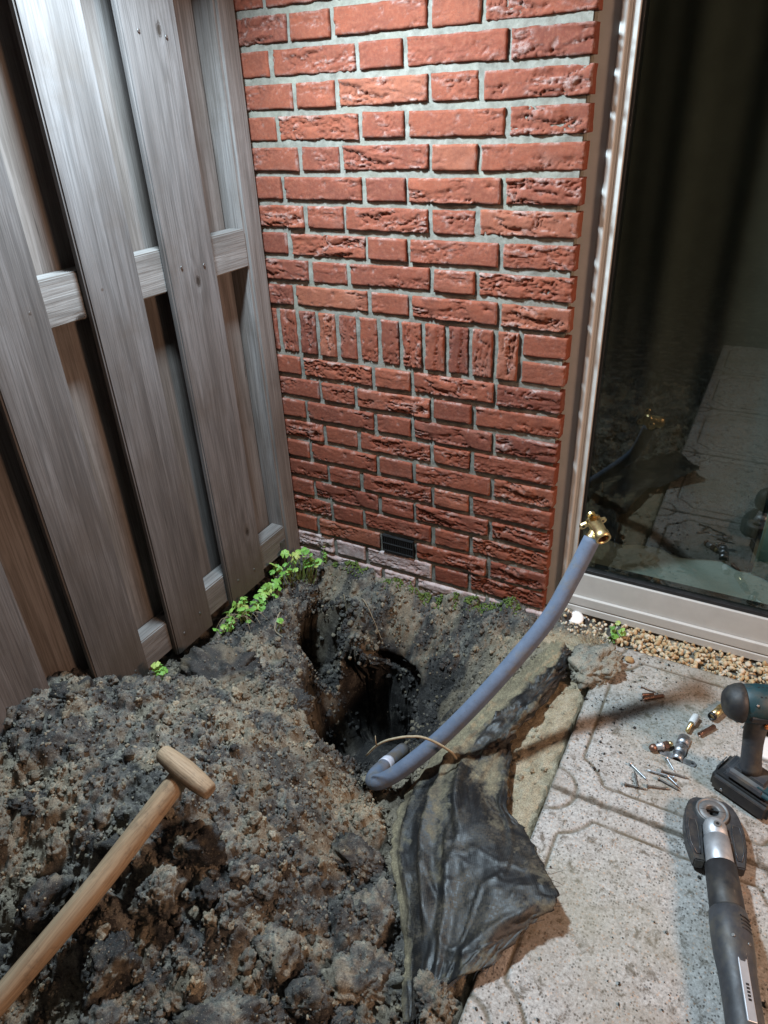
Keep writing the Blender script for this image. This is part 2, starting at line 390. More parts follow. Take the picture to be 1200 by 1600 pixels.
def m_pipe():
    t = NT('grey_blue_sleeve'); v = t.coord(rnd=False); so = t.n('ShaderNodeSeparateXYZ'); t.l(v, so.inputs[0])
    c = t.ramp(t.noise(v, 45, 5, 0.6), [(0.3, (0.098, 0.125, 0.178)), (0.7, (0.128, 0.160, 0.225))])
    c = t.mix(t.ramp(t.noise(v, 16, 7, 0.7), [(0.52, 0.0), (0.68, 0.7)]), c, (0.165, 0.150, 0.125))
    lo = t.math('ADD', t.math('MULTIPLY', so.outputs[2], -2.4), t.noise(v, 30, 7, 0.72))
    c = t.mix(t.ramp(lo, [(0.22, 0.0), (0.50, 0.85)]), c, (0.120, 0.100, 0.075))
    sc = t.ramp(t.noise(v, 210, 4, 0.75), [(0.60, 0.0), (0.70, 0.6)]); c = t.mix(sc, c, (0.10, 0.085, 0.065))
    return t.done(c, 0.72, t.bump(t.noise(v, 160, 5, 0.7), 0.5, 0.0012), spec=0.3)
M = dict(
    brick=m_brick('hand_moulded_brick'), pale=m_brick('lime_stained_brick', pale=True), mortar=m_mortar(),
    wood=m_wood('weathered_board', ((0.072, 0.065, 0.061), (0.124, 0.114, 0.110), (0.190, 0.185, 0.186)), splash=True),
    wood2=m_wood('sheltered_board', ((0.098, 0.082, 0.070), (0.170, 0.152, 0.140), (0.245, 0.236, 0.232)), splash=True),
    rail=m_wood('rough_sawn_rail', ((0.125, 0.115, 0.107), (0.195, 0.186, 0.178), (0.27, 0.265, 0.26)), dirt=0.25),
    ash=m_wood('worn_ash_handle', ((0.25, 0.17, 0.10), (0.37, 0.27, 0.175), (0.47, 0.37, 0.26)), knots=False, dirt=0.7),
    soil=m_soil(), clay=m_soil('dark_clay', tone=-0.10, wet=1.0), brownclod=m_soil('brown_clod', tone=0.07), slab=m_slab(),
    frame=simple('aluminium_frame_paint', (0.52, 0.515, 0.49), 0.38, 0.0, 0.06, 25), gasket=simple('rubber_gasket', (0.012, 0.012, 0.013), 0.5),
    glass=m_glass(), conc=simple('threshold_concrete', (0.17, 0.165, 0.155), 0.9, 0, 0.35, 40, 0.003, (0.09, 0.08, 0.065)),
    curtain=simple('dark_curtain', (0.060, 0.059, 0.052), 0.9, 0, 0.12, 20), curtain2=simple('pale_green_curtain', (0.20, 0.285, 0.24), 0.9, 0, 0.12, 20),
    floor=simple('pale_interior_floor', (0.27, 0.30, 0.30), 0.6, 0, 0.08, 10), inwall=simple('interior_wall', (0.16, 0.15, 0.13), 0.9, 0, 0.1, 8),
    pot=simple('black_pot', (0.012, 0.012, 0.012), 0.3), cloth=simple('green_cloth', (0.14, 0.25, 0.18), 0.9, 0, 0.2, 30), red=simple('red_bead', (0.4, 0.03, 0.03), 0.4),
    pipe=m_pipe(), pipeband=simple('pale_tape', (0.50, 0.52, 0.60), 0.6),
    brass=simple('brass', (0.66, 0.52, 0.27), 0.38, 1.0, 0.15, 90), copper=simple('dull_copper', (0.28, 0.165, 0.125), 0.5, 1.0, 0.3, 120, 0, (0.16, 0.10, 0.07)),
    steel=simple('zinc_steel', (0.44, 0.455, 0.48), 0.45, 1.0, 0.2, 120), dsteel=simple('dull_steel', (0.24, 0.235, 0.23), 0.45, 0.9, 0.3, 120, 0, (0.12, 0.10, 0.08)),
    alu=simple('cast_aluminium', (0.50, 0.51, 0.53), 0.5, 0.7, 0.12, 80), black=simple('black_rubber', (0.020, 0.020, 0.022), 0.55, 0, 0.3, 70, 0.0008, (0.06, 0.052, 0.042)),
    grip=simple('dark_grey_grip', (0.040, 0.042, 0.048), 0.5, 0, 0.25, 70, 0.0006, (0.085, 0.075, 0.06)), jaw=simple('phosphated_jaw', (0.075, 0.075, 0.08), 0.42, 0.55, 0.25, 110, 0.0006, (0.13, 0.11, 0.09)),
    ring=simple('turned_steel_ring', (0.17, 0.17, 0.17), 0.5, 0.35, 0.15, 120), teal=simple('teal_housing', (0.011, 0.042, 0.052), 0.5, 0, 0.2, 60, 0.0004, (0.07, 0.07, 0.06)),
    white=simple('white_plastic', (0.78, 0.77, 0.76), 0.4, 0, 0.05, 30), silver=simple('silver_label', (0.60, 0.62, 0.66), 0.35, 0.6, 0.06, 30),
    orange=simple('orange_switch', (0.55, 0.20, 0.05), 0.45), mosscol=simple('moss', (0.085, 0.125, 0.025), 0.95, 0, 0.45, 220), leaf=m_leaf(),
    stem=simple('stem_green', (0.20, 0.30, 0.08), 0.6), straw=simple('dry_root', (0.32, 0.26, 0.17), 0.85, 0, 0.25, 200), gravel=None, vent=simple('vent_plastic', (0.010, 0.010, 0.011), 0.5),
    plaster=simple('white_mortar_smear', (0.60, 0.61, 0.62), 0.85, 0, 0.15, 60, 0.002), blade=simple('spade_steel', (0.20, 0.19, 0.18), 0.5, 0.9, 0.3, 60, 0, (0.10, 0.08, 0.06)),
    lampglass=simple('lamp_housing', (0.05, 0.05, 0.05), 0.5),
)
def m_gravel():
    t = NT('cream_pebble'); k = t.attr('tone'); v = t.coord(rnd=False)
    c = t.ramp(k, [(0.0, (0.36, 0.24, 0.12)), (0.35, (0.50, 0.38, 0.22)), (0.7, (0.58, 0.48, 0.33)), (1.0, (0.68, 0.62, 0.52))])
    c = t.mix(t.ramp(t.noise(v, 190, 5, 0.65), [(0.45, 0.0), (0.7, 0.5)]), c, (0.30, 0.19, 0.09))
    return t.done(c, 0.75, t.bump(t.noise(v, 380, 4, 0.6), 0.4, 0.001), spec=0.35)
M['gravel'] = m_gravel()

# ================================================================== GROUND
TERRAIN = [(-0.782, -0.918, 0.26),(-0.733, -0.824, 0.22),(-0.706, -0.731, 0.15),(-0.741, -1.042, 0.24),(-0.753, -0.63, 0.08),(-0.616, -0.588, 0.08),(-0.817, -0.481, 0.02),(-0.759, -0.33, 0.04),(-0.777, -0.153, 0.04),(-0.736, -0.04, 0.04),(-0.645, -0.036, 0.04),(-0.619, -0.277, 0.05),(-0.515, -0.502, 0.09),(-0.401, -0.559, 0.085),(-0.443, -0.618, 0.12),(-0.327, -0.619, 0.075),(-0.259, -0.664, 0.055),(-0.572, -0.399, 0.07),(-0.482, -0.442, 0.075),(-0.602, -0.172, 0.05),(-0.484, -0.714, 0.17),(-0.527, -0.846, 0.22),(-0.589, -0.943, 0.25),(-0.632, -1.008, 0.26),(-0.347, -0.954, 0.22),(-0.434, -1.015, 0.24),(-0.509, -1.098, 0.21),(-0.619, -1.145, 0.2),(-0.318, -0.817, 0.17),(-0.243, -0.826, 0.13),(-0.194, -0.708, 0.02),(-0.165, -0.63, -0.04),(-0.129, -0.606, -0.03),(-0.212, -0.963, 0.14),(-0.273, -1.057, 0.14),(-0.343, -1.139, 0.12),(-0.416, -1.215, 0.09),(-0.496, -1.288, 0.05),(-0.157, -0.856, 0.07),(-0.102, -0.942, 0.06),(-0.065, -0.877, 0.03),(-0.063, -0.786, 0.0),(-0.13, -0.767, 0.01),(-0.083, -0.695, -0.01),(-0.177, -1.184, 0.07),(-0.009, -1.087, 0.05),(0.093, -1.029, 0.04),(-0.371, -1.27, 0.04),(-0.457, -1.335, 0.0),(-0.137, -1.072, 0.09),(0.019, -0.934, 0.03),(0.13, -1.015, 0.05),(-0.564, -0.019, 0.03),(-0.371, -0.017, 0.03),(-0.137, -0.056, 0.045),(-0.438, -0.094, -0.02),(-0.276, -0.09, -0.06),(-0.307, -0.155, -0.14),(-0.135, -0.15, -0.05),(-0.185, -0.204, -0.13),(-0.261, -0.231, -0.2),(-0.067, -0.231, -0.02),(-0.11, -0.295, -0.07),(-0.038, -0.132, 0.04),(-0.011, -0.061, 0.06),(-0.451, -0.187, -0.05),(-0.515, -0.107, 0.01),(-0.408, -0.194, -0.1),(-0.437, -0.234, -0.09),(-0.588, -0.138, -0.04),(-0.605, -0.145, -0.14),(-0.555, -0.21, -0.17),(-0.52, -0.31, -0.12),(-0.408, -0.172, -0.27),(-0.437, -0.239, -0.3),(-0.358, -0.265, -0.29),(-0.281, -0.252, -0.24),(-0.376, -0.375, -0.24),(-0.272, -0.48, -0.16),(-0.211, -0.458, -0.14),(-0.184, -0.368, -0.15),(-0.497, -0.226, -0.26),(0.18, -0.568, 0.075),(0.183, -0.445, 0.075),(0.185, -0.329, 0.078),(0.146, -0.658, 0.07),(0.116, -0.491, 0.05),(0.117, -0.36, 0.055),(0.082, -0.548, 0.035),(-0.058, -0.494, -0.02),(-0.026, -0.457, 0.0),(0.004, -0.335, 0.02),(0.059, -0.225, 0.05),(0.085, -0.156, 0.065),(0.066, -0.578, 0.02),(0.125, -0.734, 0.06),(0.025, -0.68, 0.02),(-0.014, -0.716, 0.0),(0.069, -0.835, 0.03),(0.147, -0.851, 0.06),(0.17, -0.759, 0.07),(0.147, -0.957, 0.07),(0.076, -0.928, 0.03),(0.015, -0.83, 0.02),(0.116, -0.096, 0.07),(0.18, -0.103, 0.08),(-0.9, -0.3, 0.0),(-0.9, -0.6, 0.05),(-0.9, -0.9, 0.22),(-0.9, -1.1, 0.22),(-0.9, -1.4, 0.12),(-0.9, -1.8, 0.0),(-0.6, -1.5, 0.02),(-0.3, -1.6, 0.0),(0, -1.6, 0.0),(0.15, -1.6, 0.03),(0.15, -1.2, 0.05),(0.3, -1.2, 0.03),(0.3, -0.6, 0.03),(0.3, -0.2, 0.03),(0.3, -1.8, 0.02),(0.0, -1.85, 0.0),(-0.6, -1.85, 0.0),(0.32, 0, 0.03),(0.1, 0.03, 0.05),(0.2, 0.04, 0.045),(-0.2, 0.03, 0.05),(-0.5, 0.03, 0.03),(-0.78, 0.03, 0.03),(-0.9, 0, 0.0),(0.05, 0.03, 0.055)]
SHEET = [[(0.069, -0.115, 0.072), (0.084, -0.128, 0.092), (0.102, -0.142, 0.097), (0.109, -0.146, 0.087), (0.111, -0.142, 0.072)], [(0.032, -0.192, 0.053), (0.061, -0.187, 0.077), (0.096, -0.204, 0.097), (0.114, -0.214, 0.092), (0.118, -0.214, 0.077)], [(-0.019, -0.298, 0.028), (0.016, -0.287, 0.057), (0.061, -0.309, 0.087), (0.093, -0.325, 0.092), (0.1, -0.322, 0.072)], [(-0.062, -0.403, 0.008), (-0.017, -0.407, 0.053), (0.028, -0.408, 0.072), (0.061, -0.43, 0.077), (0.066, -0.436, 0.062)], [(-0.089, -0.493, -0.012), (-0.046, -0.507, 0.038), (0.005, -0.508, 0.057), (0.057, -0.504, 0.072), (0.089, -0.502, 0.067)], [(-0.097, -0.607, -0.005), (-0.043, -0.599, 0.045), (0.003, -0.593, 0.075), (0.06, -0.597, 0.075), (0.122, -0.622, 0.09)], [(-0.08, -0.705, 0.005), (-0.025, -0.707, 0.045), (0.035, -0.697, 0.08), (0.107, -0.684, 0.1), (0.175, -0.667, 0.1)], [(-0.048, -0.781, 0.015), (0.009, -0.785, 0.05), (0.073, -0.778, 0.085), (0.151, -0.76, 0.115), (0.224, -0.726, 0.115)], [(0.019, -0.867, 0.03), (0.058, -0.864, 0.065), (0.111, -0.843, 0.09), (0.183, -0.817, 0.125), (0.266, -0.781, 0.13)], [(0.064, -0.943, 0.035), (0.092, -0.934, 0.065), (0.132, -0.909, 0.09), (0.182, -0.886, 0.11), (0.244, -0.826, 0.118)], [(0.104, -1.028, 0.05), (0.124, -1.019, 0.07), (0.142, -0.97, 0.08), (0.167, -0.95, 0.1), (0.199, -0.916, 0.105)]]
X0, X1, Y0, Y1, ST = -0.96, 0.34, -1.96, 0.052, 0.0036
gx = np.arange(X0, X1 + 1e-6, ST); gy = np.arange(Y0, Y1 + 1e-6, ST)
GX, GY = np.meshgrid(gx, gy)
SH = np.array(SHEET)
edge = SH[:7, 0] + np.array([-.006, .0, -.004])
P = np.vstack([np.array(TERRAIN), edge])
PIPE = [(0.148, -0.245, 0.486), (0.127, -0.298, 0.414), (0.103, -0.352, 0.345), (0.059, -0.42, 0.271), (0.005, -0.492, 0.191), (-0.048, -0.55, 0.12), (-0.095, -0.593, 0.067), (-0.135, -0.622, 0.028), (-0.164, -0.632, 0.007), (-0.182, -0.616, -0.011), (-0.187, -0.576, -0.028), (-0.191, -0.458, -0.088)]
def rbf(P, qx, qy, lam=0.004):
    c = 0.012
    k = lambda d2: np.sqrt(d2 + c * c)
    D2 = (P[:, None, 0] - P[None, :, 0]) ** 2 + (P[:, None, 1] - P[None, :, 1]) ** 2
    n = len(P); A = np.zeros((n + 1, n + 1)); A[:n, :n] = k(D2) - lam * np.eye(n); A[:n, n] = 1; A[n, :n] = 1
    w = np.linalg.solve(A, np.append(P[:, 2], 0))
    out = np.full(qx.shape, w[n])
    for i in range(n): out += w[i] * k((qx - P[i, 0]) ** 2 + (qy - P[i, 1]) ** 2)
    return out
GZ = rbf(P, GX, GY)
# sandy bedding strip beside the slabs, and the sandy bank right of the pipe
wob = 0.05 * (fbm(GX * 9, GY * 9, 0, 3, 41) - 0.5)
sheet_line = np.interp(-GY, [0.0, 0.15, 0.35, 0.55, 0.7, 0.86, 1.0, 2.0], [0.02, 0.04, -0.02, -0.02, 0.05, 0.15, 0.19, 0.19])
sand = sm(-0.035, 0.03, GX - sheet_line + wob) * sm(-0.02, -0.07, GY) * (GX < 0.34)
bank = sm(-0.17, -0.06, GX + wob) * sm(-0.04, -0.10, GY + wob) * sm(-0.62, -0.45, GY) * 0.62
patch = sm(0.50, 0.68, fbm(GX * 13, GY * 13, 0, 4, 77)) * 0.42
near_rim = np.exp(-(((GX + 0.16) / 0.10) ** 2 + ((GY + 0.70) / 0.07) ** 2)) * 0.75
SAND = np.clip(np.maximum(np.maximum(sand, bank), np.maximum(patch, near_rim)), 0, 1)
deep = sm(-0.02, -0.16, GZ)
rough = 1.0 - 0.88 * sand
slope_zone = sm(-0.62, -0.52, GX) * sm(-0.30, -0.24, GY)
rough = rough * (1 - 0.05 * slope_zone)
wx = GX + 0.012 * (fbm(GX * 30, GY * 30, 0, 3, 3) - 0.5); wy = GY + 0.012 * (fbm(GX * 30, GY * 30, 0, 3, 4) - 0.5)
# the dug pit with its steep sides, and the narrow slot beside it
def poly_sdf(pts, x, y):
    d = np.full(x.shape, 9.0); ins = np.zeros(x.shape, bool); n = len(pts)
    for i in range(n):
        ax_, ay_ = pts[i]; bx_, by_ = pts[(i + 1) % n]; ex, ey = bx_ - ax_, by_ - ay_
        t = np.clip(((x - ax_) * ex + (y - ay_) * ey) / (ex * ex + ey * ey), 0, 1)
        d = np.minimum(d, np.hypot(x - ax_ - t * ex, y - ay_ - t * ey))
        cr = (ay_ > y) != (by_ > y); xs = ex * (y - ay_) / (ey if abs(ey) > 1e-9 else 1e-9) + ax_; ins ^= cr & (x < xs)
    return np.where(ins, -d, d)
qx = GX + 0.030 * (fbm(GX * 22, GY * 22, 0, 4, 15) - 0.5); qy = GY + 0.030 * (fbm(GX * 22, GY * 22, 0, 4, 16) - 0.5)
PIT = [(-.375, -.570), (-.425, -.520), (-.475, -.40), (-.488, -.30), (-.455, -.205), (-.375, -.195), (-.315, -.215), (-.270, -.28), (-.235, -.38), (-.235, -.47), (-.265, -.575), (-.32, -.610)]
SLOT = [(-.630, -.125), (-.615, -.255), (-.565, -.330), (-.505, -.300), (-.500, -.215), (-.535, -.105)]
pit = sm(0.012, -0.014, poly_sdf(PIT, qx, qy)); slot = sm(0.010, -0.012, poly_sdf(SLOT, qx, qy))
GZ = GZ + pit * np.minimum(0, -0.56 + 0.06 * fbm(GX * 18, GY * 18, 0, 3, 17) - GZ)
GZ = GZ + slot * np.minimum(0, -0.30 - GZ)
lump = np.zeros_like(GX)
for cell, amp, sd in ((0.085, 0.034, 5), (0.040, 0.019, 6), (0.019, 0.0125, 7), (0.0105, 0.0062, 8)):
    ww = cell * 0.55
    ax2 = GX + ww * (fbm(GX / cell * 1.7, GY / cell * 1.7, 0, 3, sd + 30) - .5); ay2 = GY + ww * (fbm(GX / cell * 1.7, GY / cell * 1.7, 0, 3, sd + 31) - .5)
    d, idv = worley(ax2 / cell, ay2 / cell, sd)
    lump += amp * ((1 - sm(0.30, 0.72, d) * .8) * (0.15 + 0.85 * idv) - 0.42)
lump += 0.026 * (fbm(GX * 14, GY * 14, 0, 4, 21) - 0.5)
GZ = GZ + lump * rough * (1 - .35 * pit) + (0.003 + 0.010 * rough) * (fbm(GX * 60, GY * 60, 0, 4, 22, .62) - 0.5)
# nothing may bury the spade handle or the pipe
def clear(line, r):
    global GZ
    line = np.array(line)
    for k in range(len(line) - 1):
        p0, p1 = line[k], line[k + 1]; e = (p1 - p0)[:2]; t = np.clip(((GX - p0[0]) * e[0] + (GY - p0[1]) * e[1]) / (e @ e + 1e-12), 0, 1)
        d = np.hypot(GX - p0[0] - t * e[0], GY - p0[1] - t * e[1]); z = p0[2] + t * (p1[2] - p0[2]) - r
        GZ = np.where(d < .09, np.minimum(GZ, z + np.maximum(0, d - r) * .9), GZ)
clear([(-.347, -.974, .29), (-.389, -1.138, .20), (-.456, -1.302, .093), (-.512, -1.420, .005)], .020)
clear(PIPE, .018)
# cracks in the sand strip
crk = fbm(GX * 16 + 0.4 * fbm(GX * 40, GY * 40, 0, 3, 60), GY * 22, 0, 3, 61)
GZ -= 0.007 * np.exp(-((crk - 0.52) / 0.008) ** 2) * sand * sm(0.45, 0.6, fbm(GX * 6, GY * 6, 0, 2, 63))
# under the slabs the bed stays below them
GZ = np.where(GX > 0.178 + 0.01 * (fbm(GX * 0, GY * 60, 0, 2, 9) - 0.5), np.minimum(GZ, 0.045), GZ)

# ---- the torn weed cloth (its surface is needed to press the soil down below it)
NU, NV = 90, 170
rows = np.stack([catmull(SH[i], NU) for i in range(len(SH))])
surf = np.stack([catmull(rows[:, j], NV) for j in range(NU)], 1)       # NV, NU, 3
uu, vv = np.meshgrid(np.linspace(0, 1, NU), np.linspace(0, 1, NV))
du = np.gradient(surf, axis=1); dv = np.gradient(surf, axis=0)
nrm = np.cross(dv, du); nrm /= np.linalg.norm(nrm, axis=2)[:, :, None] + 1e-9
nrm *= np.sign(nrm[:, :, 2:3] + 1e-9)
loose = sm(0.30, 0.55, vv)
fold = (fbm(uu * 7 + vv * 3.0, vv * 3.5 - uu * 1.5, 0, 3, 31) - 0.5)
crease = np.abs(fbm(uu * 4.5 + vv * 2.2, vv * 3.2, 0, 2, 33) - 0.5)
crease2 = np.abs(fbm(uu * 9.0 - vv * 4.0, vv * 6.0, 0, 2, 34) - 0.5)
rid = lambda f, w: np.maximum(0, 1 - np.abs(f) / w) ** 2
h = 0.016 * fold * (0.5 + 0.5 * loose) + 0.006 * rid(fbm(uu * 3.0 + vv * 1.5, vv * 3.5, 0, 2, 33) - 0.5, .06) * loose + 0.004 * rid(fbm(uu * 5 - vv * 3, vv * 8, 0, 2, 47) - 0.5, .035) * loose - 0.003 * rid(fbm(uu * 6 + vv * 4, vv * 7, 0, 2, 48) - 0.5, .03) * loose
h += 0.022 * (fbm(uu * 6, vv * 22, 0, 5, 35, .6) - .5) * (1 - .68 * loose) + 0.012 * rid(fbm(uu * 4 + vv * 5, vv * 13, 0, 3, 39) - .5, .07) * (1 - loose) + 0.0022 * (fbm(uu * 26, vv * 70, 0, 3, 36) - .5)
for (u0, v0, u1, v1, a, w) in ((0.50, 0.40, 0.56, 0.66, 0.010, 0.022), (0.33, 0.50, 0.26, 0.88, 0.018, 0.030), (0.50, 0.60, 0.38, 0.98, 0.012, 0.024),
                               (0.14, 0.44, 0.10, 0.80, 0.016, 0.026), (0.92, 0.83, 0.55, 0.93, 0.010, 0.022), (0.70, 0.50, 0.40, 0.80, 0.006, 0.020), (0.30, 0.40, 0.36, 0.52, 0.014, 0.03)):
    t = np.clip(((uu - u0) * (u1 - u0) + (vv - v0) * (v1 - v0)) / ((u1 - u0) ** 2 + (v1 - v0) ** 2), 0, 1)
    d = np.hypot(uu - u0 - t * (u1 - u0), vv - v0 - t * (v1 - v0))
    side_ = np.sign((uu - u0) * (v1 - v0) - (vv - v0) * (u1 - u0)); w2 = w * np.where(side_ > 0, 2.2, .75); ta = sm(0, .15, t) * sm(1, .75, t)
    h += a * ta * np.exp(-(d / w2) ** 2)
edge_fray = 0.012 * (fbm(uu * 0 + (uu > 0.5) * 9, vv * 60, 0, 3, 37) - 0.5)
h *= 1 - .35 * sm(.36, .5, vv)
surf = surf + nrm * h[:, :, None]
surf[:, :, 0] += edge_fray * (np.abs(uu - 0.5) * 2) ** 6
# press the soil under the cloth
si = np.clip(((surf[:, :, 0] - X0) / ST).round().astype(int), 0, len(gx) - 1); sj = np.clip(((surf[:, :, 1] - Y0) / ST).round().astype(int), 0, len(gy) - 1)
lim = np.full(GZ.shape, 9.0)
for a in (-1, 0, 1):
    for b in (-1, 0, 1):
        np.minimum.at(lim, (np.clip(sj + a, 0, len(gy) - 1), np.clip(si + b, 0, len(gx) - 1)), surf[:, :, 2] - 0.008)
COVER = lim < 8
GZ = np.minimum(GZ, lim)
def ground_z(x, y):
    i = np.clip(((np.asarray(x) - X0) / ST), 0, len(gx) - 1.001); j = np.clip(((np.asarray(y) - Y0) / ST), 0, len(gy) - 1.001)
    a, b = i.astype(int), j.astype(int); u, v = i - a, j - b
    return GZ[b, a] * (1 - u) * (1 - v) + GZ[b, a + 1] * u * (1 - v) + GZ[b + 1, a] * (1 - u) * v + GZ[b + 1, a + 1] * u * v
def at_grid(A, x, y):
    i = np.clip(((np.asarray(x) - X0) / ST).round().astype(int), 0, len(gx) - 1); j = np.clip(((np.asarray(y) - Y0) / ST).round().astype(int), 0, len(gy) - 1)
    return A[j, i]
# undercut sides of the pit
under = sm(0.05, -0.16, GZ)
cx, cy = -0.36, -0.27
west = sm(-0.34, -0.44, GX) * sm(-0.70, -0.55, GY)
GXo = GX - 0.050 * under * west
GYo = GY - 0.050 * under * sm(-0.42, -0.56, GY)
GYo = GYo + 0.085 * sm(-0.13, -0.20, GZ) * sm(-.31, -.25, GY) * sm(-.49, -.46, GX) * sm(-.27, -.31, GX)
GXo = GXo - 0.05 * sm(-0.02, -0.12, GZ) * sm(-.56, -.60, GX)
GXo += 0.006 * (fbm(GX * 50, GY * 50, 0, 3, 91) - 0.5) * rough; GYo += 0.006 * (fbm(GX * 50, GY * 50, 0, 3, 92) - 0.5) * rough
pw = sm(.03, -.03, GZ) * np.clip(sm(.045, -.01, poly_sdf(PIT, GX, GY)) + sm(.04, -.01, poly_sdf(SLOT, GX, GY)), 0, 1)
GXo += 0.052 * pw * (fbm(GX * 16, GY * 16, GZ * 17, 5, 93, .62) - 0.5); GYo += 0.052 * pw * (fbm(GX * 16, GY * 16, GZ * 17, 5, 94, .62) - 0.5)
GZv = GZ + 0.030 * pw * (fbm(GX * 40, GY * 40, GZ * 40, 4, 96, .6) - 0.5)
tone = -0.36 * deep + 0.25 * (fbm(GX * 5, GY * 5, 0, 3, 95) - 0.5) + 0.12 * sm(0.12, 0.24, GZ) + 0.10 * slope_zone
V = np.stack([GXo, GYo, GZv], -1).reshape(-1, 3); GROUND_V = V
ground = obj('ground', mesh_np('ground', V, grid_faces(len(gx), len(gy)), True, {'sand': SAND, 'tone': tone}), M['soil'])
tag(ground, 'dug over garden soil with an open pit and a heap beside it', kind='structure')
# the rest of the garden round it, out to the horizon
big = []
for (a, b, c, d) in ((-60, X0, -60, 60), (X1, 60, -60, 0.30), (X0, X1, -60, Y0), (X0, 60, 0.30, 60)):
    big.append((a, b, c, d))
V, F = [], []
for (a, b, c, d) in big:
    o = len(V); V += [(a, c, 0.0), (b, c, 0.0), (b, d, 0.0), (a, d, 0.0)]; F.append((o, o + 1, o + 2, o + 3))
tag(obj('terrain', mesh_np('terrain', V, F, False), M['soil']), 'flat dark garden soil beyond the dug corner', kind='structure')

# ================================================================== PAVING
T = 0.475; ORG = (0.180, -0.060)
pave = bpy.data.objects.new('pavement', None); link(pave); pave['kind'] = 'structure'; pave['label'] = 'pale speckled patio paving with grooved corner rosettes'
def slab_mesh(nr=160):
    g = 0.0034
    c = np.linspace(g, T - g, nr); U, Vv = np.meshgrid(c, c)
    a, b = np.minimum(U, T - U), np.minimum(Vv, T - Vv)
    r = np.hypot(a, b); e, R2, R1 = 0.043, 0.105, 0.052
    dl = np.where(r > R2, np.minimum(np.abs(a - e) + 9 * (b < e), np.abs(b - e) + 9 * (a < e)), 9)
    da = np.where((a > e - .001) & (b > e - .001), np.abs(r - R2), 9)
    d = np.minimum(np.minimum(dl, da), np.abs(r - R1))
    w = 0.0036 + 0.0012 * (fbm(U * 40, Vv * 40, 0, 3, 51) - 0.5)
    gr = np.exp(-(d / w) ** 2)
    z = -0.0032 * gr + 0.0012 * (fbm(U * 90, Vv * 90, 0, 4, 52) - 0.5) + 0.0010 * (fbm(U * 8, Vv * 8, 0, 3, 53) - 0.5)
    ed = np.minimum(a, b); z -= 0.004 * np.exp(-(ed / (0.0030 + 0.0075 * sm(.52, .75, fbm(U * 55, Vv * 55, 0, 3, 57)))) ** 2)
    grv = np.clip(sm(0.15, 0.7, gr) + 0.8 * np.exp(-((ed - g) / 0.004) ** 2), 0, 1)
    V = np.stack([U, -Vv, z], -1).reshape(-1, 3); F = grid_faces(nr, nr)[:, ::-1]
    ring = np.concatenate([np.arange(nr), np.arange(1, nr) * nr + nr - 1, (nr - 1) * nr + np.arange(nr - 2, -1, -1), np.arange(nr - 2, 0, -1) * nr])
    lo = V[ring].copy(); lo[:, 2] = -0.05
    o = len(V); n = len(ring); k = np.arange(n)
    side = np.stack([ring[k], ring[(k + 1) % n], o + (k + 1) % n, o + k], -1)
    return mesh_np('slab', np.vstack([V, lo]), np.vstack([F, side]), True, {'groove': np.concatenate([grv.ravel(), np.full(n, 0.6)])})
slab = slab_mesh()
for i in range(4):
    for j in range(5):
        obj('slab', slab, M['slab'], pave, (ORG[0] + i * T, ORG[1] - j * T, 0.084 + random.uniform(-.0012, .0012)),
            (random.uniform(-.002, .002), random.uniform(-.002, .002), 0))

